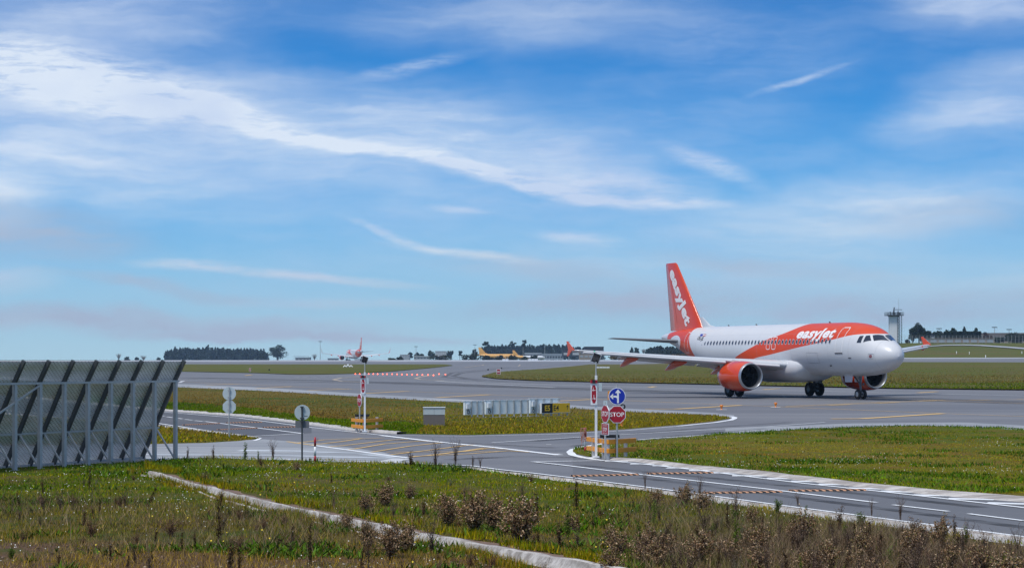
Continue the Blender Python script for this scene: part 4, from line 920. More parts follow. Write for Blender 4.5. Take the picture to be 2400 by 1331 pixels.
# dense scrub of grey-brown dead stems at lower right
def scrub_d(X, Y, px, row):
    c = np.clip((px - 1450) / 250, 0, 1) * np.clip((row - (1150 + (px - 1450) * .14)) / 30, 0, 1)
    d = np.exp(-((px - 650) / 260) ** 2 - ((row - 1240) / 45) ** 2) * .3 + np.exp(-((px - 160) / 230) ** 2 - ((row - 1215) / 35) ** 2) * .35
    return np.clip((c + d) * (.5 + .9 * wob(X, Y, .9)), 0, 1)
P = sample(46000, NEAR, LOFG, -250, 2650, 24, 50, scrub_d)
blades('dead_stems', P, fzz(P), (.08, .38), .008, palette(P, [(.14, .095, .055), (.22, .15, .09), (.34, .25, .16), (.10, .065, .04), (.17, .18, .03), (.30, .21, .12)], .8), lean=1.1, label='dense grey-brown dead stems covering the lower right')
DR_MID = [(p, r) for p, r in DR_HI]
P = sample(5200, lin(DR_HI, -9), lin(DR_HI, 5), 340, 1450, 24, 60, lambda X, Y, px, row: np.clip(wob(X, Y, 2.2) + .15, 0, 1))
blades('grass', P, fzz(P) + .05, (.05, .17), .02, palette(P, [G1, O1, G2, B1], .8), label='grass growing over the edge of the concrete drain')
P = sample(7000, lin(DR_LO, -1), lin(DR_LO, 16), 300, 1450, 24, 60, lambda X, Y, px, row: np.clip(wob(X + 5, Y, 1.6) + .45, 0, 1))
blades('grass', P, fzz(P), (.06, .20), .018, palette(P, [G1, O1, B1, G2, B2], .8), label='grass along the near side of the concrete drain')
P = sample(2600, lin(NEAR, -5), lin(NEAR, 2), 380, 2500, 24, 62, lambda X, Y, px, row: np.clip(wob(X, Y, 2.5) + .1, 0, 1))
blades('grass', P, fzz(P), (.03, .12), .02, palette(P, [G1, O1, G2], .8), label='ragged grass creeping over the road edge')
# rosettes of broad green leaves
P = sample(14000, NEAR, LOFG, -250, 2650, 24, 60, lambda X, Y, px, row: np.clip(wob(X, Y, .9) * 1.2 - .25, 0, 1))
blades('broad_leaves', P, fzz(P), (.05, .16), .055, palette(P, [G1, (.05, .11, .012), (.10, .18, .02), (.07, .10, .03)], .5), lean=1.6, label='broad green leaves in patches between the grass', cat='weeds')
# meadow behind the road
P = sample(180000, D_UP, D_LO, 1343, 3200, 40, 95, lambda X, Y, px, row: np.clip(.75 + .4 * wob(X, Y, .7), .1, 1))
blades('grass', P, .04 + np.maximum(0, wob(P[:, 0], P[:, 1], .6)) * .07, (.012, .055), .03, (lambda w: palette(P, [G1, G2, G2, G3, G1], .3, .33) * (1 - w) + palette(P, [O1, (.34, .20, .03), B1, G3, (.36, .25, .05)], .3, .3) * w)(np.clip(np.exp(-(((row_(P[:, 1]) - interp(D_UP, 1200 + F * P[:, 0] / P[:, 1])) / (interp(D_LO, 1200 + F * P[:, 0] / P[:, 1]) - interp(D_UP, 1200 + F * P[:, 0] / P[:, 1])) - .42) / .26) ** 2) * 1.5 + .6 * wob(P[:, 0], P[:, 1], .22) - np.clip((P[:, 0] - 12) / 14, 0, .45), 0, 1)[:, None]), label='short green and olive grass beyond the road')
P = sample(14000, D_UP, D_LO, 1343, 2650, 40, 95, lambda X, Y, px, row: np.clip(wob(X * .8 + 3, Y, 1.0) * 1.6 - .35, 0, 1) + np.exp(-((row - interp(D_LO, px) + 9) / 6) ** 2) * .35 + np.exp(-((row - interp(D_UP, px) - 3) / 3) ** 2) * .6 * (px > 1650))
blades('grass_tufts', P, .05 + np.maximum(0, wob(P[:, 0], P[:, 1], .6)) * .07, (.04, .13), .035, palette(P, [(.035, .09, .006), (.06, .14, .008), (.11, .20, .012)], .4), lean=1.0, label='darker raised tufts of grass beyond the road')
P = sample(60000, A_UP, A_LO, 200, 1712, 70, 215, lambda X, Y, px, row: np.exp(-((row - interp(A_LO, px)) / 25) ** 2) + .15)
blades('grass', P, .04 + np.maximum(0, wob(P[:, 0], P[:, 1], .5)) * .03, (.03, .12), .06, np.where((np.exp(-((YH + CH * F / P[:, 1] - interp(A_LO, 1200 + F * P[:, 0] / P[:, 1]) + 6) / 14) ** 2) * (P[:, 0] < -4) > .4 + .3 * wob(P[:, 0], P[:, 1], .2))[:, None], palette(P, [G1, G2], .3, .2), np.where((P[:, 0] + 3 * wob(P[:, 0], P[:, 1], .2) < -7)[:, None], palette(P, [(.23, .145, .03), B1, (.26, .18, .03), (.20, .12, .03)], .12, .22), palette(P, [(.24, .18, .02), O1, (.22, .22, .012), B1, G2, O1], .10, .22))), label='short grass on the strip between road and taxiway')
P = sample(14000, E_UP, E_LO, 100, 606, 60, 100)
blades('grass', P, .04 + np.zeros(len(P)), (.03, .12), .05, palette(P, [G2, O1, (.16, .11, .03), G1], .4), label='short grass in the small wedge beside the service road')
P = sample(45000, C_UP, C_LO, 1130, 2650, 180, 520, lambda X, Y, px, row: np.clip(.5 + .5 * wob(X, Y, .05), .1, 1))
blades('dry_grass', P, np.array(tz(P[:, 0], P[:, 1])) + .14, (.08, .24), .16, np.where((np.abs(YH + CH * F / P[:, 1] - 890 - 5 * wob(P[:, 0], P[:, 1], .06)) > 11)[:, None], palette(P, [(.10, .13, .006), (.16, .19, .01), G1, (.20, .19, .015)], .06, .2), palette(P, [(.20, .15, .05), (.15, .15, .025), B1, (.12, .13, .02), (.23, .18, .07)], .035, .25)), label='rough dry grass between the taxiway and the runway')
# flower heads
def dots(name, P, Z, h, s, col, label):
    n = len(P); H = h[0] + (h[1] - h[0]) * rng.random(n); c = np.stack([P[:, 0], P[:, 1], Z + H], 1); r = s * (.6 + .8 * rng.random(n))[:, None]
    e = np.array([[-1, 0, 0], [0, -.5, -.8], [1, 0, 0], [0, .5, .8]]); V = (c[:, None, :] + e[None] * r[:, None, :]).reshape(-1, 3)
    return meta(np_mesh(name, V, np.arange(4 * n).reshape(n, 4), mat(name + '_petals', col, .7)), label, 'flowers', kind='stuff')
P1 = sample(800, NEAR, LOFG, -250, 2650, 26, 60, lambda X, Y, px, row: np.clip(1.1 - (row - 1080) / 200, .15, 1) * np.clip(wob(X, Y, 1.2) * 1.5, .05, 1)); P2 = sample(800, D_UP, D_LO, 1343, 2650, 40, 95, lambda X, Y, px, row: np.clip(wob(X, Y, .5) * 1.5 + .1, .03, 1))
PP = np.concatenate([P1, P2]); dots('white_flowers', PP, np.full(len(PP), .04), (.04, .10), .009, (.75, .75, .68), 'tiny white flowers dotted through the grass')
P1 = sample(30, NEAR, LOFG, 100, 1500, 26, 45); dots('yellow_flowers', P1, np.full(len(P1), .04), (.1, .3), .013, (.75, .55, .02), 'a few tiny yellow flowers in the weeds')
# stones and clods on the bare soil near the bottom edge
P1 = sample(5000, NEAR, LOFG, -250, 2650, 24, 32, lambda X, Y, px, row: np.clip((row - 1275) / 60, 0, 1) * np.clip(.6 + .6 * wob(X, Y, 1.1), 0, 1))
V = []; Fq = []
oc = np.array([[1, 0, 0], [0, 1, 0], [-1, 0, 0], [0, -1, 0], [0, 0, .7], [0, 0, -.4]]); of = np.array([[0, 1, 4], [1, 2, 4], [2, 3, 4], [3, 0, 4], [1, 0, 5], [2, 1, 5], [3, 2, 5], [0, 3, 5]])
sz = .008 + .03 * rng.random((len(P1), 1, 1)) ** 3; V = (np.stack([P1[:, 0], P1[:, 1], fzz(P1) + .004], 1)[:, None] + oc[None] * sz * (.6 + .8 * rng.random((len(P1), 6, 1)))).reshape(-1, 3)
Fq = (of[None] + (np.arange(len(P1)) * 6)[:, None, None]).reshape(-1, 3)
meta(np_mesh('soil_clods', V, Fq, M_BLADE, np.repeat(palette(P1, [(.10, .06, .04), (.22, .15, .11), (.4, .36, .3)], 1.0), 6, 0)), 'small clods and stones on the bare soil at the bottom', 'stones', kind='stuff')

class Plant:
    """stems as thin ribbons, leaves as small quads"""
    def __init__(s, seed): s.r = np.random.default_rng(seed); s.sv = []; s.sf = []; s.sc = []; s.lv = []; s.lc = []
    def stem(s, pts, w0, w1, col):
        pts = np.array(pts, float); n = len(pts); a = s.r.random() * np.pi
        for k in (0, 1):
            d = np.array([math.cos(a + k * 1.57), math.sin(a + k * 1.57), 0]); b = len(s.sv)
            for i, p in enumerate(pts):
                w = w0 + (w1 - w0) * i / (n - 1); s.sv += [p - d * w / 2, p + d * w / 2]; s.sc += [col] * 2
            s.sf += [(b + 2 * i, b + 2 * i + 1, b + 2 * i + 3, b + 2 * i + 2) for i in range(n - 1)]
    def leaf(s, p, size, col, flat=0.0):
        r = s.r; u = r.normal(size=3); u /= np.linalg.norm(u); v = np.cross(u, r.normal(size=3)); v /= np.linalg.norm(v) + 1e-9
        if flat: u[2] *= .3; v[2] *= .3
        q = size * (.6 + .8 * r.random()); s.lv += [p - u * q / 2, p + v * q / 3, p + u * q / 2, p - v * q / 3]
        c = np.array(col) * (1 + r.normal(0, .28)); s.lc += [np.clip(c, .005, 1)] * 4
    def build(s, root, leafname='foliage'):
        o1 = np_mesh('stems', np.array(s.sv), np.array(s.sf), M_LEAF, np.array(s.sc), root)
        if s.lv: np_mesh(leafname, np.array(s.lv), np.arange(len(s.lv)).reshape(-1, 4), M_LEAF, np.array(s.lc), root)
def curve_pts(r, base, tip, n=5, wig=.03):
    t = np.linspace(0, 1, n)[:, None]; P_ = base * (1 - t) + tip * t; P_[:, :2] = base[:2] + (P_[:, :2] - base[:2]) * (t ** 1.3); P_[1:-1] += r.normal(0, wig, (n - 2, 3)); return P_
def shrub(seed, wid=.75, nst=26, ntw=7, leaves=7, cols=((.20, .105, .055), (.27, .16, .09), (.12, .065, .035)), stemc=(.055, .032, .02), ls=.034, shape='round'):
    p = Plant(seed); r = p.r
    for i in range(nst):
        a = r.random() * 2 * np.pi; q = r.random() ** .5
        if shape == 'round': H = 1.0 - .45 * q ** 1.5 - .38 * r.random() ** 1.5; R_ = wid / 2 * q * (.7 + .5 * r.random())
        elif shape == 'spike': H = 1.0 - .5 * r.random(); R_ = wid / 2 * q * (1.2 - H)
        else: H = .55 + .45 * r.random(); R_ = wid / 2 * q
        tip = np.array([math.cos(a) * R_, math.sin(a) * R_, H]); b = np.array([r.normal(0, .02), r.normal(0, .02), 0])
        C = curve_pts(r, b, tip, 6, .012 if shape != 'round' else .02); p.stem(C, .014, .005, np.array(stemc) * (.7 + .6 * r.random()))
        for k in range(ntw):
            t = (.14 if shape == 'round' else .12) + (.86 if shape == 'round' else .88) * (k + r.random()) / ntw; j = min(int(t * 5), 4); f = t * 5 - j; o = C[j] * (1 - f) + C[j + 1] * f
            d = np.array([r.normal(0, 1), r.normal(0, 1), .9 + .6 * r.random()]); d /= np.linalg.norm(d); l = (.14 if shape == 'round' else .09) * (.5 + r.random())
            e = o + d * l; p.stem([o, e], .006, .003, stemc)
            lo_dark = .55 + .6 * min(1, e[2])
            for m_ in range(leaves):
                c = cols[int(r.integers(len(cols)))]; p.leaf(o + d * l * (.3 + .8 * r.random()) + r.normal(0, .018, 3), ls, np.array(c))
    return p
def proto(name, label, cat, plant, leafname, group):
    t = thing(name, label, cat, (0, 0, 0), group=group); plant.build(t, leafname); return t
GW = 'dry weeds standing in the foreground verge'
BR = ((.27, .155, .08), (.38, .24, .14), (.15, .085, .05), (.50, .36, .23), (.20, .17, .06))
protos = {
 'A': proto('dry_shrub', 'x', 'shrub', shrub(1, 1.1, 50, 10, 9, BR, ls=.042), 'seed_heads', GW),
 'B': proto('dry_shrub', 'x', 'shrub', shrub(2, .85, 36, 10, 9, BR, ls=.042), 'seed_heads', GW),
 'S': proto('dry_seed_stalk', 'x', 'weed', shrub(3, .30, 9, 10, 6, ((.15, .09, .05), (.22, .14, .08), (.08, .05, .03)), ls=.03, shape='spike'), 'seed_heads', GW),
 'D': proto('dark_seed_stalk', 'x', 'weed', shrub(4, .16, 4, 13, 6, ((.05, .03, .02), (.09, .055, .035)), ls=.03, shape='spike'), 'seed_heads', GW),
 'F': proto('bare_weed', 'x', 'weed', shrub(5, .62, 16, 9, 4, ((.16, .11, .08), (.25, .18, .13)), (.10, .065, .05), .022, 'fan'), 'seed_heads', GW),
 'G': proto('green_bush', 'x', 'shrub', shrub(6, .8, 22, 7, 9, ((.04, .085, .01), (.08, .14, .015), (.12, .18, .03)), (.06, .06, .02), .05), 'leaves', GW),
 'Y': proto('yellow_green_weed', 'x', 'weed', shrub(8, .22, 7, 12, 7, ((.13, .20, .02), (.18, .24, .04), (.09, .13, .02)), (.09, .11, .03), .035, 'spike'), 'leaves', GW),
 'R': proto('reddish_shrub', 'x', 'shrub', shrub(9, 1.25, 40, 8, 5, ((.24, .125, .075), (.33, .20, .13), (.15, .08, .055)), (.10, .055, .04), .024), 'seed_heads', GW),
 'P': proto('pale_tuft', 'x', 'weed', shrub(10, .8, 30, 4, 3, ((.26, .24, .18), (.20, .20, .15)), (.20, .18, .13), .03, 'fan'), 'seed_heads', GW)}
LB = {'A': 'rounded dry brown shrub', 'B': 'narrow dry brown shrub', 'S': 'slim brown seed stalk', 'D': 'thin dark seed stalk', 'F': 'bare fan of thin twigs', 'G': 'leafy green bush', 'Y': 'yellow-green upright weed', 'R': 'low reddish twiggy shrub', 'P': 'pale straw-coloured tuft'}
used_p = set()
def plantat(k, px, row, hpx, wf=1.0, where='among the foreground weeds', lean=(0, 0)):
    X, Y = hit(px, row); s = hpx * Y / F
    o = protos[k] if k not in used_p else copy_tree(protos[k])
    used_p.add(k); o.location = (X, Y, gz(X, Y) - .02 if row > interp(NEAR, px) - 1 else .04); o.scale = (s * wf, s * wf, s); o.rotation_euler = (lean[0], lean[1], rnd.uniform(0, 6.28))
    o['label'] = (LB[k] + ' ' + where).strip(); return o
named = [('A', 1050, 1239, 88, 1, 'at the left end of the brown shrub clump'), ('A', 1112, 1254, 112, .95, 'second from left in the brown shrub clump'), ('B', 1156, 1247, 98, 1, 'between the two largest brown shrubs'), ('A', 1222, 1283, 132, .95, 'the tallest and widest of the clump beyond the drain'),
 ('S', 1310, 1286, 70, 1.5, 'alone right of the brown shrub clump'), ('B', 1433, 1296, 76, .8, 'on the right past the seed stalk, near the bottom'), ('D', 1258, 1222, 74, 1, 'standing behind the widest brown shrub'), ('D', 1350, 1204, 96, 1, 'tall, rising over the road kerb'),
 ('B', 855, 1205, 56, 1, 'left of the pair beside the drain top'), ('B', 903, 1190, 65, 1.3, 'beyond the drain left of the big clump'), ('S', 993, 1213, 56, 1.2, 'between the drain and the brown clump'), ('B', 863, 1293, 88, .7, 'left of the two on the near side of the drain'), ('A', 917, 1314, 102, .85, 'right of the two on the near side of the drain'),
 ('B', 1517, 1319, 106, .8, 'near the bottom edge right of centre'), ('S', 963, 1092, 42, 1.6, 'against the pale road, left of three'), ('F', 1020, 1094, 66, .9, 'against the road beside the box hatching'), ('F', 1067, 1094, 70, .8, 'wide and upright against the road'), ('S', 1108, 1096, 30, 1.2, 'short, against the road at the verge edge'), ('F', 1126, 1099, 30, 1, 'small, right of the short stalk'),
 ('B', 1885, 1285, 104, .85, 'tall, overlapping the lower road edge'), ('A', 1773, 1305, 88, .9, 'in the dense scrub at lower right'), ('A', 1717, 1330, 74, 1, 'at the bottom edge in the scrub'), ('B', 2023, 1320, 92, .8, 'right of the tall scrub shrubs'), ('A', 1897, 1345, 66, 1.3, 'low at the bottom edge, lower right'),
 ('S', 2237, 1272, 76, .9, 'thin against the road, far right'), ('F', 2110, 1222, 60, .8, 'wide, reaching over the lane line'), ('S', 2137, 1263, 60, 2, 'bushy, at the gutter'), ('F', 2043, 1212, 46, .7, 'crossing the lower road line'), ('G', 2016, 1236, 42, 1.1, 'beside the concrete gutter'), ('G', 1822, 1206, 44, .8, 'upright, at the road edge'),
 ('R', 213, 1264, 60, 1, 'large, at lower left'), ('R', 400, 1262, 66, 1, 'large, left of the drain'), ('R', 97, 1192, 40, 1, 'small, below the mesh fence'), ('R', 172, 1187, 30, 1, 'small, under the middle of the fence'), ('R', 280, 1192, 40, 1, 'left of the drain head'), ('R', 480, 1128, 30, 1.3, 'beyond the drain head'),
 ('D', 427, 1302, 66, 1, 'left, in the bare soil'), ('D', 513, 1282, 128, .8, 'tallest, left of the drain'), ('D', 727, 1332, 134, .6, 'tall, left of the near shrubs'), ('D', 345, 1190, 68, 1.1, 'leaning, below the fence end'), ('D', 700, 1305, 80, .9, 'leaning steeply left'),
 ('G', 313, 1302, 28, 2.2, 'low and dark on the bare soil'), ('G', 77, 1322, 14, 3, 'flattened, at lower left'), ('F', 1640, 1172, 60, .7, 'across the road kerb'), ('F', 1512, 1150, 48, .6, 'small, across the lane line'), ('F', 1870, 1190, 36, 1, 'by the rumble strips'), ('Y', 1455, 1290, 76, 1, 'beside the dry shrub right of centre'), ('Y', 1330, 1270, 70, 1.2, 'right of the brown clump'), ('Y', 1497, 1300, 74, 1, 'in front of the bottom-centre shrub'), ('F', 640, 1078, 50, 1, 'against the pale paving'), ('Y', 575, 1079, 42, 1.3, 'tall, against the pale paving'), ('Y', 605, 1082, 26, 1.2, 'short, against the pale paving'), ('S', 500, 1079, 42, 1, 'against the paving near the fence end'), ('S', 440, 1080, 40, .8, 'beside the last fence post')]
for a in named:
    o = plantat(*a[:5], where=a[5])
    if 'leaning' in a[5]: o.rotation_euler = (0, R(-52) if 'steeply' in a[5] else R(24), 0)
GEN = 'scattered in the foreground weeds'
def avoid(px, row):
    return interp(DR_HI, px) - 6 < row < interp(DR_LO, px) + 6 and 340 < px < 1420
cnt = 0
while cnt < 290:
    px = rnd.uniform(-40, 2440); lo = float(interp(NEAR, px)); row = lo + 8 + (1390 - lo) * rnd.random() ** .8
    d = 1.6 * float(scrub_d(*[np.array([v]) for v in (*hit(px, row), px, row)])[0])
    if avoid(px, row) or rnd.random() > .26 + d: continue
    k = rnd.choice('ABBSSSDDFFFFFYPGRR' if px > 1400 else 'BSSDFRRRPFG'); h_ = (.28 + .4 * rnd.random()) * {'G': .45, 'R': .6, 'P': .5}.get(k, 1) * (1 if px > 1400 or rnd.random() < .35 else .78)
    plantat(k, px, row, h_ * (row - YH) / CH, rnd.uniform(.8, 1.2), GEN, (rnd.gauss(0, .12), rnd.gauss(0, .12))); cnt += 1

# ------------------------------------------------------------------ leaning mesh screen at the left
def screen_mat():
    n = NB('expanded_metal_mesh'); P = n.xyz()
    k = 2 * math.pi / .09
    a = n.math('SINE', n.math('MULTIPLY', n.math('ADD', n.math('MULTIPLY', P[0], .62), P[2]), k)); b = n.math('SINE', n.math('MULTIPLY', n.math('SUBTRACT', n.math('MULTIPLY', P[0], .62), P[2]), k))
    hole = n.math('MULTIPLY', n.math('GREATER_THAN', a, .15), n.math('GREATER_THAN', b, -.35))
    n.done(n.mix(n.rng(n.noise(3, 4), .3, .7), (.50, .53, .54), (.68, .70, .71)), .55, .4); n.b.inputs['Metallic'].default_value = .1
    tr = n.nt.nodes.new('ShaderNodeBsdfTransparent'); mx = n.nt.nodes.new('ShaderNodeMixShader')
    n.link(n.math('MULTIPLY', hole, .6), mx.inputs[0]); n.nt.links.new(n.b.outputs[0], mx.inputs[1]); n.nt.links.new(tr.outputs[0], mx.inputs[2]); n.nt.links.new(mx.outputs[0], n.out.inputs[0])
    return n.m
M_MESH = screen_mat()
def mesh_screen():
    Q0 = Vector((-13.70, 52.7, 0)); Q1 = Vector((-10.33, 58.7, 0)); d = (Q1 - Q0) / 7; ang = math.atan2(d.y, d.x); step = d.length
    N_ = 11; start = Q1 - d * N_
    root = thing('mesh_screen', 'tall leaning dark mesh screen on galvanised steel posts at the left', 'screen', (start.x, start.y, 0), ang)
    # local: x along the row, +y away from the camera side (to the panel foot)
    prof = lambda z: (-(z - 2.42) * .60 if z > 2.42 else (2.42 - z) * .54)
    for i in range(N_ + 1):
        x = i * step
        mb = MB(); mb.box((x, 0, 1.2), (.10, .10, 2.44)); mb.box((x, 0, .02), (.18, .18, .05)); mb.build('post', M_GALV, root)
        mb = MB(); mb.bar((x, prof(.0) + .03, .0), (x, prof(2.42) + .03, 2.42), .07, .12); mb.bar((x, prof(2.42) + .03, 2.42), (x, prof(3.05) + .03, 3.05), .07, .12); mb.build('inclined_frame', M_DARKSTEEL, root)
        mb = MB(); mb.bar((x, .04, .06), (x, prof(.98), .98), .045, .045); mb.build('strut', M_GALV, root)
        if i < N_:
            mb = MB(); x0, x1 = x + .005, x + step - .005; zs = [(.0), 2.42, 3.03]; 
            vs = [(xx, prof(z) + .11, z) for z in zs for xx in (x0, x1)]; mb.add(vs, [(0, 1, 3, 2), (2, 3, 5, 4)]); mb.build('mesh_panel', M_MESH, root, fix=False)
    for z, w in ((2.42, .06), (.98, .045)):
        mb = MB(); mb.bar((-.1, prof(z) - .03, z), (N_ * step + .12, prof(z) - .03, z), w, w); mb.build('rail', M_GALV, root)
    mb = MB(); i = 4; mb.bar((3 * step, -.03, 1.45), (5 * step, -.03, 2.38), .045); mb.bar((2 * step, -.03, 1.0), (3 * step, -.03, 1.45), .045); mb.build('diagonal_brace', M_GALV, root)
    mb = MB(); mb.box((N_ * step / 2, 1.36, .02), (N_ * step + .2, .2, .12)); mb.build('footing', M_KERB, root)
mesh_screen()

# ------------------------------------------------------------------ signs and posts
def octagon(r, flat=True): return [(r * math.cos(R(22.5 + 45 * k)), r * math.sin(R(22.5 + 45 * k))) for k in range(8)]
def flat_word(name, txt, h, w, c, m, parent, y, thick=.0, shear=0):
    """word centred at c=(x,z) on the face looking along -y"""
    me = text_mesh(txt, 1, thick, shear); xs = [v.co.x for v in me.vertices]; ys = [v.co.y for v in me.vertices]; a, b, e, g = min(xs), max(xs), min(ys), max(ys)
    return place_text(name, me, lambda u, v: Vector((c[0] + ((u - a) / (b - a) - .5) * w, y, c[1] + ((v - e) / (g - e) - .5) * h)), m, parent)
def face(parent, z, r, yaw, shape, m, rim=M_WPAINT, back=M_ALU, y=-.04, name='sign_face'):
    mb = MB(); pts = octagon(r) if shape == 'oct' else [(r * math.cos(2 * math.pi * k / 40), r * math.sin(2 * math.pi * k / 40)) for k in range(40)]
    P_ = lambda s: [(u * s, w * s) for u, w in pts]
    mb.prism(P_(1), -.012, .012, 0); mb.prism(P_(.93), -.016, -.0125, 1); 
    mb.prism(P_(1.0), .0125, .015, 2)
    o = mb.build(name, [rim, m, back], parent, (0, y, z)); o.rotation_euler = (0, 0, yaw); return o
M_TXTW = mat('white_lettering', (.82, .82, .82), .5)
X0, Y0 = hit(1446, 1077)
s1 = thing('stop_sign', 'grey post with blue arrow roundel above a red STOP octagon, right of the mast', 'road sign', (X0, Y0, .03))
mb = MB(); mb.lathe([(0, .03), (2.28, .03)], 'Z', n=12); mb.build('post', M_GALV, s1)
o = face(s1, 1.365, .285, 0, 'oct', M_RED); flat_word('lettering', 'STOP', .135, .43, (0, 0), M_TXTW, o, -.0185, .012)
o = face(s1, 1.925, .262, 0, 'round', M_BLUE, name='arrow_roundel')
mb = MB(); Z = -.0185
def poly(mb, pts): mb.add([(u, Z, w) for u, w in pts], [tuple(range(len(pts)))])
poly(mb, [(.0, -.21), (.055, -.21), (.055, .10), (.0, .10)]); poly(mb, [(-.065, .10), (.12, .10), (.028, .215)])
poly(mb, [(-.135, .02), (-.135, -.035), (-.03, -.035), (0, -.07), (0, .0), (-.02, .02)]); poly(mb, [(-.225, -.008), (-.12, -.1), (-.12, .085)])
mb.build('arrow', M_TXTW, o, fix=False)
mb = MB(); mb.lathe([(.03, .05), (.06, .085), (.16, .085), (.2, .05)], 'Y', (.185, 0, 1.6), 14); mb.build('lamp_back', M_BLACK, s1)
mb = MB(); mb.box((-.25, .05, 1.95), (.06, .06, .26)); mb.build('amber_bracket', M_AMBER, s1)
X0, Y0 = hit(1419, 1078)
s2 = thing('narrow_stop_sign', 'post with edge-on STOP octagon above a red STOP plate, between mast and big STOP sign', 'road sign', (X0, Y0 + .1, .03))
mb = MB(); mb.lathe([(0, .03), (1.75, .03)], 'Z', n=12); mb.build('post', M_GALV, s2)
o = face(s2, 1.39, .285, R(-66), 'oct', M_RED); flat_word('lettering', 'STOP', .15, .42, (0, 0), M_TXTW, o, -.0185, .012)
mb = MB(); mb.box((0, 0, 0), (.46, .02, .36), 0); mb.box((0, -.012, 0), (.42, .006, .32), 1); o = mb.build('warning_plate', [M_WPAINT, M_RED], s2, (0, -.04, .92)); o.rotation_euler = (0, 0, R(-66))
flat_word('lettering', 'STOP', .12, .27, (0, -.01), M_TXTW, o, -.0185, .012); flat_word('lettering', 'LOOK BOTH', .035, .3, (0, .11), M_TXTW, o, -.0185); flat_word('lettering', 'AIRCRAFT', .035, .3, (0, -.12), M_TXTW, o, -.0185)
mb = MB(); mb.box((0, 0, 1.73), (.12, .05, .12)); mb.build('bracket', M_ALU, s2)
def mast(name, label, px, row, sc=1.0, group=None):
    X0, Y0 = hit(px, row); t = thing(name, label, 'warning light', (X0, Y0, .03), group=group, scale=sc)
    mb = MB(); mb.box((0, 0, 1.28), (.075, .075, 2.56)); mb.box((0, 0, .03), (.2, .2, .05)); mb.build('post', M_WPAINT, t)
    mb = MB(); mb.lathe([(2.56, .022), (2.98, .022)], 'Z', n=10); mb.build('pole', M_GALV, t)
    mb = MB(); M_ = Matrix.Rotation(R(20), 3, 'Y') @ Matrix.Rotation(R(-58), 3, 'X'); mb.box((0, 0, 0), (.27, .36, .02), 0, M=M_); mb.box(M_ @ Vector((0, 0, .013)), (.225, .31, .006), 1, M=M_); mb.box(M_ @ Vector((0, 0, -.013)), (.225, .31, .006), 1, M=M_)
    mb.build('solar_panel', [M_WPAINT, M_SOLAR], t, (0, 0, 3.1))
    mb = MB(); mb.box((0, 0, 0), (.2, .03, .66), 0); b = mb.build('sign_board', [M_WPAINT], t, (-.07, -.06, 1.98)); 
    mb = MB(); q = [(-.07, -.17), (-.07, .17), (-.035, .28), (.035, .28), (.07, .17), (.07, -.17), (.035, -.28), (-.035, -.28)]; mb.prism(q, -.019, -.0155, 0); mb.build('red_octagon', M_RED, b)
    mb = MB()
    for dx, dz, s_ in ((0, .12, 1), (0, -.14, -1)):
        mb.box((0, -.021, dz), (.1, .003, .016)); mb.add([(s_ * -.055, -.0215, dz), (s_ * -.02, -.0215, dz + .04), (s_ * -.02, -.0215, dz - .04)], [(0, 1, 2)])
    mb.box((-.02 * 1, -.021, .16), (.012, .003, .1)); mb.box((.0, -.021, -.08), (.012, .003, .12)); mb.build('arrows', M_TXTW, b, fix=False)
    mb = MB(); mb.box((0, 0, 0), (.1, .1, .11), 0); mb.lathe([(-.05, .045), (.05, .045)], 'Z', (-.07, -.01, 0), 12, 1); mb.lathe([(-.05, .045), (.05, .045)], 'Z', (.07, -.01, 0), 12, 1); mb.build('red_lamp', [M_BLACK, M_RED], t, (-.07, -.06, 2.37))
    mb = MB(); mb.box((.13, 0, 2.2), (.1, .12, .25)); mb.box((.07, 0, 2.2), (.05, .03, .03)); mb.build('control_box', M_ALU, t)
    return t
mast('warning_mast', 'white mast with solar panel behind amber rails, the nearer right one', 1397, 1075, 1.0, 'solar warning masts')
mast('warning_mast', 'white mast with solar panel by the far left rails, the smaller one', 855, 1014, .98, 'solar warning masts')
X0, Y0 = hit(843, 1013)
s3 = thing('narrow_stop_sign', 'small edge-on red STOP octagon on grey post beside the far left mast', 'road sign', (X0, Y0, .03))
mb = MB(); mb.lathe([(0, .028), (1.55, .028)], 'Z', n=10); mb.build('post', M_GALV, s3)
o = face(s3, 1.33, .29, R(-66), 'oct', M_RED); flat_word('lettering', 'STOP', .15, .42, (0, 0), M_TXTW, o, -.0185, .012)
def rails(label, pts, posts, row_up, row_lo, Yb):
    P3 = [hit(px, r_) for px, r_ in pts]; t = thing('amber_guard_rail', label, 'guard rail', (P3[1][0], P3[1][1], .03), group='amber guard rails round the masts')
    L0 = Vector((P3[1][0], P3[1][1], 0)); L = [Vector((x, y, 0)) - L0 for x, y in P3]
    for z in (row_up, row_lo):
        mb = MB(); mb.bar(L[0] + Vector((0, 0, z)), L[1] + Vector((0, 0, z)), .05, .14); mb.bar(L[1] + Vector((0, 0, z)), L[2] + Vector((0, 0, z)), .05, .14)
        o = mb.build('rail', M_AMBER, t); bv = o.modifiers.new('bevel', 'BEVEL'); bv.width = .012; bv.segments = 2
    for px, r_ in posts:
        x = hit(px, r_)[0] - L0.x; sg = (L[0], L[1]) if x < 0 else (L[1], L[2]); y = sg[0].y + (sg[1].y - sg[0].y) * (x - sg[0].x) / (sg[1].x - sg[0].x) + .10
        mb = MB(); mb.box((x, y, .28), (.11, .08, .62)); mb.box((x, y, .595), (.13, .1, .02)); mb.build('post', M_GALV, t)
rails('bent amber guard rail in front of the nearer right mast', [(1376, 1070), (1425, 1078), (1490, 1073)], [(1391, 1072), (1413, 1074), (1425, 1078), (1468, 1076)], .53, .25, 59)
rails('bent amber guard rail in front of the far left mast', [(824, 1011), (850, 1014), (897, 1011)], [(836, 1012), (852, 1014), (881, 1013)], .47, .21, 80)
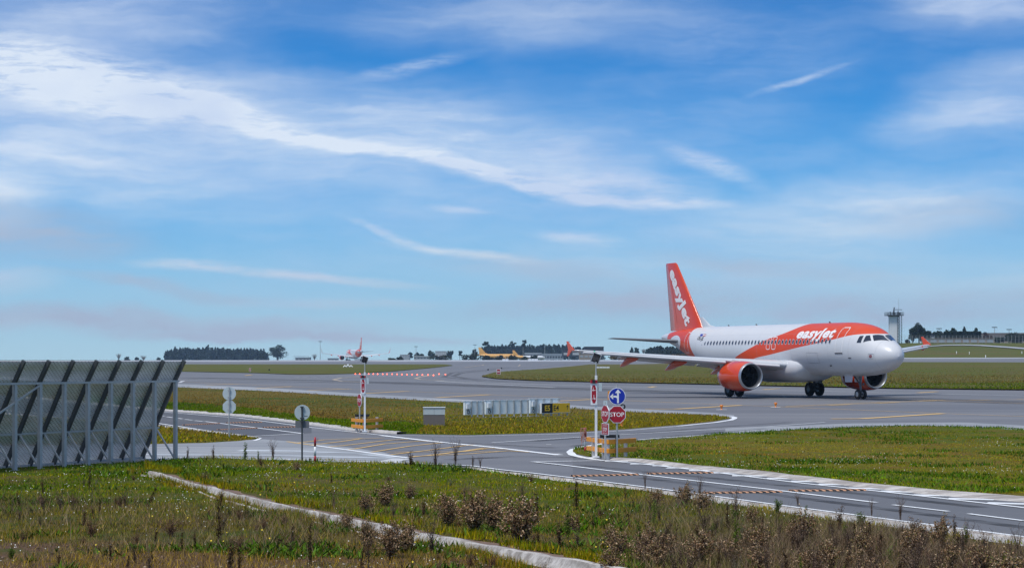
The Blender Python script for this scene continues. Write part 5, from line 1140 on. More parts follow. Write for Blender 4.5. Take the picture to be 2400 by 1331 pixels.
for px, r_, lab in ((1430, 1070, 'black plate just behind the right guard rail'), (848, 1008, 'black plate just behind the left guard rail')):
    x, y = hit(px, r_); o = MB(); o.box((0, 0, .62), (.62, .06, .1)); o.box((-.2, 0, .3), (.04, .04, .6)); o.box((.2, 0, .3), (.04, .04, .6)); meta(o.build('black_marker_bar', M_BLACK, None, (x, y + .25, .02)), lab, 'marker', 'black bars behind the guard rails')
# backs of signs
x, y = hit(537, 1026); t = thing('sign_back', 'grey backs of a round sign above an octagon on one post', 'road sign', (x, y, .03))
mb = MB(); mb.lathe([(0, .028), (1.97, .028)], 'Z', n=10); mb.build('post', M_GALV, t)
o = face(t, 1.71, .262, math.pi, 'round', M_BLUE, rim=M_ALU, y=.05); o = face(t, 1.19, .275, math.pi, 'oct', M_RED, rim=M_ALU, y=.05)
mb = MB(); [mb.box((0, -.0, z), (.12, .05, .03)) for z in (1.85, 1.58, 1.32, 1.08)]; mb.build('bracket', M_GALV, t)
x, y = hit(708, 1081); t = thing('sign_back', 'grey back of a round sign with a darker plate below, near the striped post', 'road sign', (x, y, .02))
mb = MB(); mb.lathe([(0, .027), (1.65, .027)], 'Z', n=10); mb.build('post', M_DARKSTEEL, t)
face(t, 1.46, .235, math.pi, 'round', M_BLUE, rim=M_ALU, y=.05); mb = MB(); mb.box((0, .05, 1.1), (.42, .02, .215)); mb.build('lower_plate', M_ALUDARK, t)
mb = MB(); mb.box((0, -.01, 1.63), (.11, .06, .03)); mb.box((0, -.01, 1.29), (.11, .07, .04)); mb.box((0, -.01, 1.19), (.1, .06, .025)); mb.build('bracket', M_DARKSTEEL, t); mb = MB(); mb.box((.11, .033, 1.35), (.1, .004, .014)); mb.build('label_strip', M_BLACK, t)
# striped posts
def striped(px, row, h, label, group=None):
    x, y = hit(px, row); t = thing('striped_post', label, 'marker post', (x, y, .02), group=group)
    for i, (a, b) in enumerate(((0, .25), (.25, .62), (.62, 1))):
        mb = MB(); mb.lathe([(a * h, .001), (a * h, .034), (b * h, .034), (b * h, .001)], 'Z', n=14); mb.build('band', M_WPAINT if i == 1 else M_RED, t)
    return t
t = striped(738.5, 1084, .745, 'red and white striped post by the sign back', 'striped marker posts'); mb = MB(); mb.tube([(.03, 0, .66), (.08, 0, .64), (.085, 0, .72)], .006, 6); mb.build('hook', M_RED, t)
t = striped(1371.5, 1063, .84, 'red and white post with a tangled rope left of the amber rails', 'striped marker posts'); mb = MB(); mb.box((0, 0, .015), (.32, .3, .03)); mb.build('base_plate', M_ORANGE, t)
mb = MB(); r2 = random.Random(3)
for k in range(7):
    ph = r2.uniform(0, 6); w = r2.uniform(.05, .11); h0 = r2.uniform(.34, .5); pts = [(-.055 + w * math.sin(a + ph) - .02 * math.cos(a), -.05 + .02 * math.sin(2 * a + k), .82 - h0 * (1 - math.cos(a)) / 2) for a in np.linspace(0, 2 * math.pi, 16)]; mb.tube(pts, .007, 5)
mb.tube([(-.1, -.05, .5), (-.13, -.05, .25), (-.16, -.06, .05), (-.24, -.05, .02), (-.32, -.05, .02)], .007, 5)
x, y = hit(1371.5, 1063); meta(mb.build('rope', M_ROPE, None, (x, y, .03)), 'tangled pinkish rope hanging on the striped post', 'rope')
# utility cabinet
x, y = hit(1017.5, 999); t = thing('utility_cabinet', 'grey utility cabinet with pale upper half standing on the grass strip', 'cabinet', (x, y, .04), R(2))
mb = MB(); mb.box((0, .2, .25), (.98, .4, .5)); mb.build('base', M_BROWNGREY, t); mb = MB(); mb.box((0, .2, .66), (1.0, .42, .32)); mb.build('door_panel', M_LTGREY, t); mb = MB(); mb.box((0, .2, .835), (1.04, .48, .03)); mb.build('lid', M_WPAINT, t)
mb = MB(); mb.box((0, -.013, .66), (.012, .004, .3)); mb.build('door_gap', M_SEAM, t)
# backs of the three guidance boards
def board(label, a, b, h, nposts, lamp=True):
    A, B = Vector((*hit(*a), 0)), Vector((*hit(*b), 0)); L = (B - A).length; t = thing('guidance_board', label, 'airfield sign', (A.x, A.y, .04), math.atan2((B - A).y, (B - A).x), 'guidance boards seen from behind')
    mb = MB(); nb = max(2, nposts)
    for i in range(nb): mb.box((L * (i + .5) / nb, .08, .16 + h / 2), (L / nb - .035, .14, h))
    mb.build('panel', M_BOARD, t); mb = MB(); mb.box((L / 2, .08, .16 + h + .012), (L + .03, .17, .024)); mb.build('top_edge', M_WPAINT, t)
    for i in range(nposts):
        x = .16 + (L - .32 + .12) * (i + .5) / nposts if not i == 0 else .42
        x = .42 + (L - .52) * i / max(1, nposts - 1); mb = MB(); mb.box((x, -.03, (.14 + h) / 2), (.055, .05, h + .2)); mb.box((x, .0, .16 + h - .05), (.1, .06, .03)); mb.box((x, 0, .2), (.09, .06, .03)); mb.build('post', M_GALV, t)
    mb = MB(); mb.box((.2, -.04, h * .86), (.2, .1, .26)); mb.build('junction_box', M_WPAINT, t)
    mb = MB(); c = Vector((.2, -.05, .30)); mb.tube([c + Vector((.07 * math.cos(a_), 0, .085 * math.sin(a_))) for a_ in np.linspace(0, 2 * math.pi, 18)], .018, 7); mb.tube([(.17, -.05, h * .7), (.19, -.06, .5), (.15, -.05, .37)], .012, 5); mb.tube([(.23, -.05, h * .7), (.21, -.06, .5), (.25, -.05, .36)], .012, 5); mb.tube([(.24, -.05, .22), (.26, -.05, .1), (.24, -.04, .0)], .012, 5); mb.build('cable_coil', M_BLACK, t)
    mb = MB(); mb.box((L / 2, 0, .0), (L, .25, .03)); mb.build('plinth', M_KERB, t)
board('back of the leftmost short guidance board with three posts', (1089, 981), (1136, 980), .70, 3)
board('back of the long middle guidance board with six posts', (1138.5, 979.5), (1240.5, 977.5), .72, 6)
board('back of the right guidance board, half hidden by the yellow sign', (1243, 977), (1312, 975), .76, 4)
A, B = Vector((*hit(1267, 976.5), 0)), Vector((*hit(1334, 974.5), 0)); L = (B - A).length
t = thing('direction_board', 'black and yellow taxiway sign reading E5 and E4 with an arrow', 'airfield sign', (A.x, A.y, .04), math.atan2((B - A).y, (B - A).x))
mb = MB(); mb.box((L / 2, .0, .42), (L, .14, .56)); mb.build('frame', M_WPAINT, t)
w5 = L * .37; mb = MB(); mb.box((.03 + (w5) / 2, -.075, .42), (w5, .012, .5)); mb.build('black_face', M_BLACK, t); mb = MB(); mb.box((.03 + w5 + (L - .06 - w5) / 2, -.075, .42), (L - .06 - w5, .012, .5)); mb.build('yellow_face', M_SIGNYEL, t)
flat_word('lettering', 'E5', .31, .40, (.03 + w5 / 2, .42), M_SIGNYEL, t, -.085, .03); flat_word('lettering', 'E4', .29, .40, (w5 + .30, .42), M_BLACK, t, -.085, .015)
mb = MB(); xa = L - .22; mb.add([(xa - .018, -.085, .3), (xa + .018, -.085, .3), (xa + .018, -.085, .54), (xa - .018, -.085, .54)], [(0, 1, 2, 3)]); mb.add([(xa - .09, -.085, .47), (xa, -.085, .56), (xa, -.085, .52), (xa - .07, -.085, .445)], [(0, 1, 2, 3)]); mb.add([(xa + .09, -.085, .47), (xa, -.085, .56), (xa, -.085, .52), (xa + .07, -.085, .445)], [(0, 1, 2, 3)]); mb.build('arrow', M_BLACK, t, fix=False)
for i in range(4): mb = MB(); mb.box((.15 + i * (L - .3) / 3, 0, .08), (.06, .05, .17)); mb.build('leg', M_GALV, t)
# small lights on and beside the pavement
def edge_light(px, row, lab, h=.29):
    x, y = hit(px, row); t = thing('edge_light', lab, 'ground light', (x, y, .03), group='orange taxiway edge lights')
    mb = MB(); mb.lathe([(0, .08), (.02, .08), (.03, .05), (h * .5, .05), (h * .55, .09), (h, .1), (h, .001)], 'Z', n=14); mb.build('body', M_ORANGE, t); mb = MB(); mb.lathe([(0, .34), (.012, .32), (.013, .001)], 'Z', n=20); mb.build('base_plate', M_WORN_WHITE, t)
edge_light(1691, 961, 'orange edge light on the pavement, the left and nearer of two'); edge_light(1818, 955, 'orange edge light on the pavement below the fuselage, the right of two', .3); edge_light(1457, 1001, 'orange marker on the grass tip behind the STOP octagon', .3)
M_REDLAMP = mat('lit_red_lamp', (.6, .05, .03), .4, emit=(1, .13, .07), es=4.5)
lp = None
for px, row in [(833, 877.5), (843, 877.5), (864, 877.5), (875, 877.6), (885, 877.8), (897, 878), (907, 878), (919, 878), (930.5, 878.3), (942, 878.6), (954, 878.8), (966, 879), (978, 879.4), (990, 879.7), (1003, 880), (1016, 880.8), (1029, 877.8), (1044, 878.8)]:
    x, y = hit(px, row + 1.6)
    if lp is None:
        lp = thing('red_stop_light', 'lit red lamp in the row across the far taxiway entry', 'ground light', (x, y, .1), group='red stop-bar lights'); mb = MB(); mb.lathe([(0, .16), (.05, .14), (.07, .1)], 'Z', n=10); mb.build('housing', M_DARKSTEEL, lp); mb = MB(); mb.lathe([(.07, .13), (.15, .17), (.27, .16), (.34, .09), (.35, .001)], 'Z', n=10); mb.build('lens', M_REDLAMP, lp); o = lp
    else: o = copy_tree(lp)
    o.location = (x, y, float(tz(x, y)) + .1); o.scale = (.62, .62, .75)
# rubber speed humps
def hump_mat():
    n = NB('striped_rubber'); P = n.xyz(); s = n.math('FRACT', n.math('DIVIDE', n.math('ADD', P[0], n.math('MULTIPLY', P[1], .8)), .165))
    ed = 1.0
    c = n.mix(n.math('MULTIPLY', n.math('GREATER_THAN', s, .55), ed), (.018, .018, .018), n.mix(n.rng(n.noise(18, 3), .4, .7), (.62, .33, .19), (.42, .24, .16))); return n.done(c, .7, .3)
M_HUMP = hump_mat(); k = 0
for a, b, lab in [((1340, 1117), (1494, 1113.5), 'orange and black rubber hump, left one of the near right pair'), ((1519, 1111.5), (1669, 1109), 'orange and black rubber hump, far lane below the amber rails'), ((1653, 1157), (1830, 1154), 'orange and black rubber hump touching the near road edge'), ((1850, 1151.5), (2027, 1150), 'orange and black rubber hump, rightmost on the far lane'),
                  ((431, 996.7), (512, 993), 'orange and black rubber hump, leftmost near the mesh screen'), ((531, 991.7), (612, 990), 'orange and black rubber hump, far lane behind the sign backs'), ((511, 1008), (600, 1004), 'orange and black rubber hump beside the grass wedge tip'), ((617, 1002.5), (692, 1001), 'orange and black rubber hump ending at the round sign back')]:
    A, B = Vector((*hit(*a), 0)), Vector((*hit(*b), 0)); c = (A + B) / 2; L = (B - A).length; mb = MB(); n_ = 10
    prof = [(-.13, 0), (-.11, .02), (-.05, .035), (.05, .035), (.11, .02), (.13, 0)]
    mb.prism(prof, -L / 2, L / 2, axis='X'); o = mb.build('speed_hump', M_HUMP, None, (c.x, c.y, .016)); o.rotation_euler = (0, 0, math.atan2((B - A).y, (B - A).x)); meta(o, lab, 'speed hump', 'rubber humps on the service road')
# airfield boards farther off
def red_board(px, row, w, h, lab):
    x, y = hit(px, row); t = thing('mandatory_board', lab, 'airfield sign', (x, y, float(tz(x, y)) + .05)); mb = MB(); mb.box((0, 0, .25 + h / 2), (w, .15, h)); mb.build('frame', M_WPAINT, t); mb = MB(); mb.box((0, -.08, .25 + h / 2), (w * .8, .01, h * .88)); mb.build('red_face', M_RED, t)
    mb = MB(); [mb.box((sx * w * .3, 0, .15), (.08, .08, .3)) for sx in (-1, 1)]; mb.build('leg', M_GALV, t); flat_word('lettering', 'E4', h * .35, w * .5, (0, .25 + h / 2), M_TXTW, t, -.088, .02); return t
red_board(1168.5, 880.5, .72, .95, 'small red and white board on the far grass tip')
red_board(586, 873, .42, .75, 'narrow red and white board on the far left grass')
for px, row, lab in ((1144, 871.5, 'dark marker on a pole left of the red board'), (1175.5, 867, 'dark marker on a pole right of the red board'), (631, 872, 'dark small marker on the far left grass')):
    x, y = hit(px, row); t = thing('field_marker', lab, 'marker', (x, y, float(tz(x, y)) + .05), group='dark markers on the far grass'); mb = MB(); mb.lathe([(0, .03), (.35, .03)], 'Z', n=6); mb.build('pole', M_GALV, t); mb = MB(); mb.box((0, 0, .5), (.32, .2, .32)); mb.build('lamp_head', M_BLACK, t)
x, y = hit(815.5, 861.5); t = thing('white_marker', 'low white triple-arched marker on the far left grass', 'marker', (x, y, float(tz(x, y)) + .1))
for dx, r_ in ((-1.0, .38), (0, .55), (1.0, .38)): mb = MB(); mb.tube([(dx - .5, 0, .1), (dx, 0, r_ * 1.5), (dx + .5, 0, .1)], [.2, r_ * .6, .2], 8); mb.build('arch', M_WPAINT, t)
def white_boards(px0, px1, row, h, n, lab, Y=None):
    x, y = hit((px0 + px1) / 2, row); w = (px1 - px0) * y / F; t = thing('white_board', lab, 'airfield sign', (x, y, float(tz(x, y)) + .1), group='white boards on the far grass')
    for i in range(n): mb = MB(); mb.box((-w / 2 + w * (i + .5) / n, 0, h * .6), (w / n * .92, .2, h)); mb.build('panel', M_WPAINT, t)
white_boards(1397, 1429, 864.5, .55, 4, 'row of white board backs on the grass behind the solar panel'); white_boards(1177, 1192, 847, 1.1, 2, 'white boards at the far runway, left pair'); white_boards(1238, 1261, 847, 1.2, 3, 'white boards at the far runway, right group')
for px, row, lab in ((2242, 829, 'thin white post on the far slope, left'), (2272, 830, 'thin white post on the far slope, second'), (2310, 839, 'thin white post on the far slope by the runway'), (2395, 829, 'thin white post on the far slope, rightmost')):
    x, y = hit(px, row); o = MB(); o.lathe([(0, .12), (1.0, .12), (1.05, .02)], 'Z', n=8); meta(o.build('marker_post', M_WPAINT, None, (x, y, float(tz(x, y)))), lab, 'marker post', 'white posts on the far slope')
# track over the rise
strip('hill_track', [(2150, 816), (2185, 811), (2215, 808.6), (2260, 808), (2300, 809), (2370, 813.5), (2430, 818)], [(2150, 817.5), (2185, 812.5), (2215, 810.4), (2260, 810), (2300, 811.3), (2370, 816.5), (2430, 821.5)], 2165, 2430, 5, 4, .12, M_FARPAVE, 1.5e-4)

# ------------------------------------------------------------------ trees
def crown_pts(r, c, rad, n, gaps=.3, nclump=10):
    cl = r.normal(size=(nclump, 3)); cl /= np.linalg.norm(cl, axis=1)[:, None]; cl *= (r.random((nclump, 1)) ** .4) * .78
    w = .22 + .22 * r.random(nclump); i = r.integers(nclump, size=n); d = r.normal(size=(n, 3)); d /= np.linalg.norm(d, axis=1)[:, None]
    p = cl[i] + d * (w[i] * (r.random(n) ** .35))[:, None]; return c + p * rad, i
def leaf_mesh(name, P, cid, size, base, r, parent, dark=.5):
    n = len(P); u = r.normal(size=(n, 3)); u /= np.linalg.norm(u, axis=1)[:, None]; v = np.cross(u, r.normal(size=(n, 3))); v /= np.linalg.norm(v, axis=1)[:, None] + 1e-9
    s = size * (.5 + r.random((n, 1))); V = np.stack([P - u * s / 2, P + v * s / 2, P + u * s / 2, P - v * s / 2], 1).reshape(-1, 3)
    t = (.7 + .6 * r.random(cid.max() + 1))[cid] * (1 + r.normal(0, .2, n)); C = np.clip(np.array(base)[None] * t[:, None], .003, 1)
    return np_mesh(name, V, np.arange(4 * n).reshape(n, 4), M_LEAF, np.repeat(C, 4, 0), parent)
M_BARK = mat('bark', (.06, .045, .035), .9, var=.3)
DG = (.030, .048, .022)
def tree(px0, px1, top, bottom, Y, label, kind='round', base=DG, n=900, name='tree', group=None, ls=.5, seed=None):
    r = np.random.default_rng(seed or int(px0 * 7 + top)); c = at((px0 + px1) / 2, bottom, Y); W_ = (px1 - px0) * Y / F; H = (bottom - top) * Y / F; t = thing(name, label, 'tree', (c.x, Y, c.z), group=group)
    m = MB(); lean = r.normal(0, .04) * H; m.tube([(0, 0, -.5), (lean * .3, 0, H * .35), (lean, 0, H * .8)], [W_ * .05, W_ * .04, W_ * .012], 7)
    for k in range(5): a = k * 1.3; m.tube([(lean * .4, 0, H * (.3 + .08 * k)), (math.cos(a) * W_ * .28, math.sin(a) * W_ * .28, H * (.5 + .08 * k))], [W_ * .02, W_ * .008], 5)
    m.build('trunk', M_BARK, t)
    if kind == 'cone': 
        z = r.random(n) ** .8; a = r.random(n) * 6.283; q = (1 - z) ** .8 * (.6 + .4 * r.random(n)) * W_ / 2 * (1 + .3 * np.sin(z * 31 + a)); P_ = np.stack([q * np.cos(a), q * np.sin(a), H * (.12 + .88 * z)], 1); cid = (z * 7).astype(int)
    elif kind == 'palm':
        P1, c1_ = crown_pts(r, np.array([0, 0, H * .78]), np.array([W_ / 2, W_ / 2, H * .24]), n, nclump=9); P_, cid = P1, c1_
    elif kind == 'pine':
        P1, c1_ = crown_pts(r, np.array([0, 0, H * .8]), np.array([W_ / 2, W_ / 2, H * .22]), n * 2 // 3, nclump=7); P2, c2_ = crown_pts(r, np.array([W_ * .1, 0, H * .5]), np.array([W_ * .4, W_ * .4, H * .12]), n // 3, nclump=5); P_ = np.concatenate([P1, P2]); cid = np.concatenate([c1_, c2_])
    elif kind == 'bush': P_, cid = crown_pts(r, np.array([0, 0, H * .42]), np.array([W_ / 2, W_ / 3, H * .62]), n, nclump=22)
    else: P_, cid = crown_pts(r, np.array([0, 0, H * .58]), np.array([W_ / 2, W_ / 2, H * .48]), n, nclump=16)
    if kind == 'bare': 
        mb2 = MB(); 
        for k in range(60): a, b = r.random() * 6.28, r.random() ** .5; mb2.tube([(0, 0, H * (.15 + .3 * r.random())), (math.cos(a) * W_ * .5 * b, math.sin(a) * W_ * .5 * b, H * (1 - .4 * b * r.random()))], [.12, .04], 4, cap=False)
        mb2.build('twigs', mat('pale_twigs', (.25, .22, .2), .9), t); return t
    leaf_mesh('crown', P_, cid, ls, base, r, t); return t
def wood(name, label, px0, px1, tops, bottom, Y, depth, seed, n_tree, base=(.028, .045, .03), ls=1.5):
    r = np.random.default_rng(seed); Ps = []; Cs = []; 
    for k in range(n_tree):
        px = px0 + (px1 - px0) * (k + r.random()) / n_tree; y = Y + depth * r.random() ** 1.5; top = float(interp(tops, px)) + r.normal(0, 1.9) - (3.2 if r.random() < .10 else 0); b = at(px, bottom, Y); z1 = CH + (YH - top) * Y / F; X = (px - 1200) * y / F; H = z1 - b.z; w = H * r.uniform(.16, .30); n = 300
        z = r.random(n) ** .75; a = r.random(n) * 6.283; q = np.minimum(1, (1 - z) * 2.2 + .08) * (.35 + .65 * r.random(n)) * w * (1 + .35 * np.sin(z * 17 + a * 2 + k)); Ps.append(np.stack([X + q * np.cos(a), y + q * np.sin(a), b.z + H * z - .5], 1)); Cs.append(np.full(n, k))
    P_ = np.concatenate(Ps); o = leaf_mesh(name, P_, np.concatenate(Cs), ls, base, r, None); return meta(o, label, 'trees', kind='stuff')
wood('distant_wood', 'long dark blue-green wood on the horizon at left', 386, 628, [(386, 824), (395, 819), (430, 816), (500, 816), (560, 816), (600, 817), (606, 822), (612, 820), (628, 828)], 846, 2500, 60, 5, 78)
wood('distant_wood', 'dark pine wood behind the yellow cargo jets', 1128, 1412, [(1128, 818), (1145, 810), (1200, 809), (1290, 808), (1330, 809), (1350, 812), (1362, 814), (1372, 815), (1412, 820)], 842, 2300, 60, 6, 88)
wood('distant_wood', 'dark wood seen under the tailplane', 1515, 1625, [(1515, 820), (1525, 812), (1560, 811), (1600, 812), (1625, 815)], 832, 1700, 40, 8, 34, ls=1.1)
tree(624, 677, 806.5, 846, 2400, 'big round open-crowned tree at the right end of the left wood', n=2600, ls=1.1)
tree(608, 623, 817, 846, 2450, 'rounded dark tree between the wood and the open-crowned tree', n=700, ls=1.3)
T_ = 'distant trees along the horizon'
for a in [(270, 286, 828, 846, 'bare', 'pale bare tree above the mesh screen, left'), (285, 308, 834, 847, 'bush', 'dark bush above the mesh screen'), (315, 326, 837, 847, 'round', 'small dark tree above the mesh screen'), (328, 344, 832, 847, 'bare', 'pale bare tree above the mesh screen, right'), (366, 376, 838, 847, 'round', 'tiny dark tree left of the long wood'),
          (728, 746, 829, 847, 'bare', 'pale bare tree left of the distant jet'), (954, 968, 826, 842, 'round', 'dark tree right of the white block'), (970, 986, 826, 836, 'cone', 'pointed tree above the low white building'), (984, 994, 829, 836, 'round', 'small tree above the low white building'), (1001, 1019, 817, 842, 'round', 'tall dark tree left of the pale hangar'), (1045, 1064.5, 819.5, 842, 'round', 'round dark tree right of the pale hangar'),
          (1072, 1084, 821, 844, 'pine', 'thin lone pine right of the round tree'), (1105, 1120, 816, 842, 'round', 'grey-green tree left of the yellow tail'), (1130, 1146, 798, 830, 'pine', 'tall pine rising behind the yellow tail'), (1192, 1212, 800, 830, 'pine', 'flat-topped pine above the wood'), (1222, 1235, 795, 830, 'pine', 'tallest pine above the wood, right'), (1475, 1487, 814, 832, 'cone', 'thin conifer above the wing'), (1484, 1500, 815, 832, 'round', 'round dark tree above the wing'), (1502, 1514, 817, 832, 'bare', 'bare tree above the wing')]:
    tree(a[0], a[1], a[2], a[3], 2000 if a[0] > 900 else 2300, a[5], a[4], n=700, ls=1.1, group=T_)
for a in [(926, 946, 835, 846, 'low round bush left of the white block'), (905, 930, 838, 846, 'low dark bush beside the distant jet'), (1000, 1062, 829, 846, 'broad olive bush mass below the pale hangar'), (1078, 1130, 829, 847, 'dark bush mass left of the yellow jet'), (1128, 1160, 832, 847, 'low dark bush under the yellow tail'), (1155, 1192, 828.5, 847, 'rounded dark bush in front of the yellow fuselage'), (1188, 1212, 830, 847, 'dark bush before the second yellow tail'), (1222, 1236, 835, 846, 'small dark bush right of the white fuselage'), (1242, 1262, 832, 842, 'dark rounded bush in front of the long low building')]:
    tree(a[0], a[1], a[2], a[3], 1400, a[4], 'bush', base=(.034, .046, .02), n=1100, name='bush', ls=.7, group='bushes along the far apron')
for a in [(1420, 1500, 828, 843, 'brown scrub under the wing, left'), (1490, 1590, 829, 843, 'brown scrub under the wing, middle'), (1560, 1690, 828, 842, 'brown scrub under the wing, right')]:
    tree(a[0], a[1], a[2], a[3], 1200, a[4], 'bush', base=(.10, .075, .04), n=2600, name='bush', ls=.8, group='brown scrub beyond the runway')
YR = 1080
for a in [(2127, 2150, 768, 806, 'round', 'dark tree left of the group beside the tower', 900), (2136, 2172, 760.5, 808, 'round', 'tallest dark tree beside the control tower', 2600), (2160, 2184, 772, 806, 'round', 'dark tree merging into the hedge right of the tall one', 1100), (2185, 2212, 775, 803, 'round', 'round dark tree in front of the low dark house', 1200),
          (2212, 2226, 773, 800, 'round', 'slim dark tree in the hedge gap', 600), (2222, 2248, 769, 800, 'round', 'bushy dark tree above the hedge, left', 1200), (2250, 2270, 765.5, 800, 'cone', 'pointed dark tree above the hedge', 900), (2272, 2296, 769, 800, 'round', 'bushy dark tree above the hedge, right', 1200), (2300, 2326, 779, 800, 'bush', 'reddish thin tree left of the long shed', 700), (2352, 2420, 778, 803, 'bush', 'wide dark bush before the long shed at far right', 2200), (2325, 2360, 789, 803, 'bush', 'low dark bush before the long shed', 800), (2120, 2134, 795, 806, 'bush', 'low dark shrub at the foot of the tower', 400)]:
    tree(*a[:4], YR + (a[0] % 7) * 3, a[5], a[4], n=int(a[6] * 2.6), ls=.5, base=(.085, .05, .035) if 'reddish' in a[5] else (.022, .038, .018), group='dark trees on the rise at right')

# ------------------------------------------------------------------ far buildings, hedge, masts, tower
def bld(name, label, px0, px1, top, bottom, Y, m, roof=None, win=None, doors=0, depth=12, cat='building', rh=.12):
    a, b = at(px0, bottom, Y), at(px1, top, Y); W_, H = b.x - a.x, b.z - a.z; t = thing(name, label, cat, ((a.x + b.x) / 2, Y, a.z)); H2 = H * (1 - rh)
    mb = MB(); mb.box((0, depth / 2, H2 / 2 - .5), (W_, depth, H2 + 1)); mb.build('wall', m, t)
    mb = MB(); mb.box((0, depth / 2, H2 + H * rh / 2), (W_ + .6, depth + .6, H * rh)); mb.build('roof', roof or m, t)
    if win:
        n, z0, z1, wm = win
        for i in range(n): x = -W_ / 2 + W_ * (i + .5) / n; mb = MB(); mb.box((x, -.06, H * (z0 + z1) / 2), (W_ / n * .72, .12, H * (z1 - z0))); mb.build('window', wm, t)
    return t
M_BW = mat('far_white_wall', (.50, .53, .55), .7, var=.08, scale=.3); M_BG = mat('far_grey_wall', (.36, .40, .44), .7, var=.1, scale=.3); M_BD = mat('dark_shed_wall', (.045, .055, .07), .6, var=.2, scale=.3); M_BB = mat('far_beige_wall', (.33, .27, .22), .8, var=.15, scale=.2); M_HEDGE_W = mat('shed_roof_sheet', (.17, .15, .14), .7, var=.15, scale=.2)
bld('storage_block', 'pale square storage block left of the dark tree', 937.5, 959.5, 830.5, 842, 1800, M_BW, win=(4, .1, .8, M_BG))
bld('low_building', 'long low white building with a dark window band', 970, 1006, 834, 842, 1800, M_BW, win=(5, .25, .55, M_BD), rh=.2)
bld('hangar', 'pale ribbed hangar between two dark trees', 1020, 1046, 822.5, 842, 1900, M_BG, M_BW, win=(6, .05, .9, M_BW), rh=.04)
bld('low_building', 'small pale buildings behind the distant jet, left', 692, 726, 837, 847, 1900, M_BG, win=(4, .2, .6, M_BD), rh=.15)
bld('low_building', 'pale hut under the wing of the distant jet', 768, 791, 839, 847, 1900, M_BG, win=(3, .2, .6, M_BD), rh=.15)
bld('storage_block', 'low grey store to the right of the pale hut', 831, 846, 841, 847, 1900, M_BG, win=(2, .2, .6, M_BD))
bld('long_building', 'long building with a pale roof in front of the pine wood', 1230, 1269, 826.5, 838, 2100, M_BD, M_BG, win=(5, .1, .5, M_BG), rh=.35)
bld('long_building', 'long grey terminal building behind the wing tip', 1268, 1320, 828.5, 840, 2100, M_BG, win=(8, .1, .5, M_BD), rh=.2)
bld('hangar', 'dark hangar with white doors under the wing tip', 1318, 1360, 816.5, 832, 1500, M_BD, win=(2, .02, .35, M_BW), rh=.1)
bld('hangar', 'dark flat-topped hangar right of the wing tip', 1371, 1415, 812, 834, 1500, M_BD, M_BD, win=(3, .1, .4, M_BB), rh=.06)
bld('low_building', 'beige building under the wing beside the dark hangar', 1358, 1400, 826, 840, 1450, M_BB, win=(4, .2, .5, M_BG))
bld('dark_house', 'low dark flat-roofed house behind the trees at right', 2180, 2242, 779, 806, 1150, M_BD, mat('pale_flat_roof', (.4, .44, .48), .6), win=(4, .3, .6, M_BG), rh=.08)
bld('long_shed', 'long brown-roofed shed at far right', 2298, 2460, 780, 800, 1200, M_BB, M_HEDGE_W, win=(12, .1, .35, M_BD), rh=.5, depth=25)
bld('garden_wall', 'beige boundary wall under the hedge at right', 2160, 2330, 792.5, 805, 1060, M_BB, win=(9, .2, .7, M_BG), depth=.5, rh=.08, cat='wall')
r = np.random.default_rng(44); 
def hedge(px0, px1, top, bottom, Y, lab):
    a, b = at(px0, bottom, Y), at(px1, top, Y); n = int((px1 - px0) * 90); P_ = np.stack([a.x + (b.x - a.x) * r.random(n), Y + 2 * r.random(n), a.z + (b.z - a.z) * r.random(n)], 1); c = thing('hedge', lab, 'hedge', (0, 0, 0)); leaf_mesh('foliage', P_, (r.random(n) * 9).astype(int), .5, (.018, .034, .016), r, c)
hedge(2213, 2300, 776.5, 794, 1070, 'long clipped dark hedge at right behind the wire fence'); hedge(2160, 2183, 776, 796, 1075, 'short clipped dark hedge right of the tallest tree')
def wire_fence(px0, px1, top, bottom, Y, n, lab):
    a, b = at(px0, bottom, Y), at(px1, top, Y); t = thing('wire_fence', lab, 'fence', (0, 0, 0))
    for i in range(n + 1): x = a.x + (b.x - a.x) * i / n; mb = MB(); mb.box((x, Y, (a.z + b.z) / 2), (.12, .12, b.z - a.z)); mb.build('post', M_GALV, t)
    mb = MB(); [mb.box(((a.x + b.x) / 2, Y, a.z + (b.z - a.z) * q), (b.x - a.x, .04, .05)) for q in (.2, .4, .6, .8, .98)]; mb.build('wire', M_GALV, t)
wire_fence(2095, 2440, 786, 806, 1040, 40, 'tall thin wire fence along the rise at right')
def lamp_mast(px, top, bottom, Y, lab):
    a, b = at(px, bottom, Y), at(px, top, Y); t = thing('lamp_mast', lab, 'lamp mast', (a.x, Y, a.z), group='thin lamp masts on the horizon'); H = b.z - a.z; mb = MB(); mb.tube([(0, 0, 0), (0, 0, H)], [.3, .14], 6); mb.build('pole', M_GALV, t); mb = MB(); mb.box((0, 0, H), (3.2, .8, .5)); mb.build('lamp_head', M_DARKSTEEL, t)
for a in [(750.5, 800, 846, 1800, 'tall thin mast left of the distant jet'), (975, 812, 842, 1800, 'thin lamp mast above the low white building'), (1113, 808, 842, 1800, 'thin lamp mast left of the yellow tail'), (1226, 812, 842, 1800, 'thin mast in front of the pine wood, left'), (1277, 808, 842, 1800, 'thin mast in front of the pine wood, middle'), (1333, 800.5, 842, 1800, 'thin lamp mast right of the orange wing tip'), (2331, 767, 800, 1200, 'thin pole above the long shed, left'), (2365, 772, 800, 1200, 'thin pole above the long shed, right'), (2201, 770, 800, 1150, 'thin pole above the dark house')]: lamp_mast(*a)
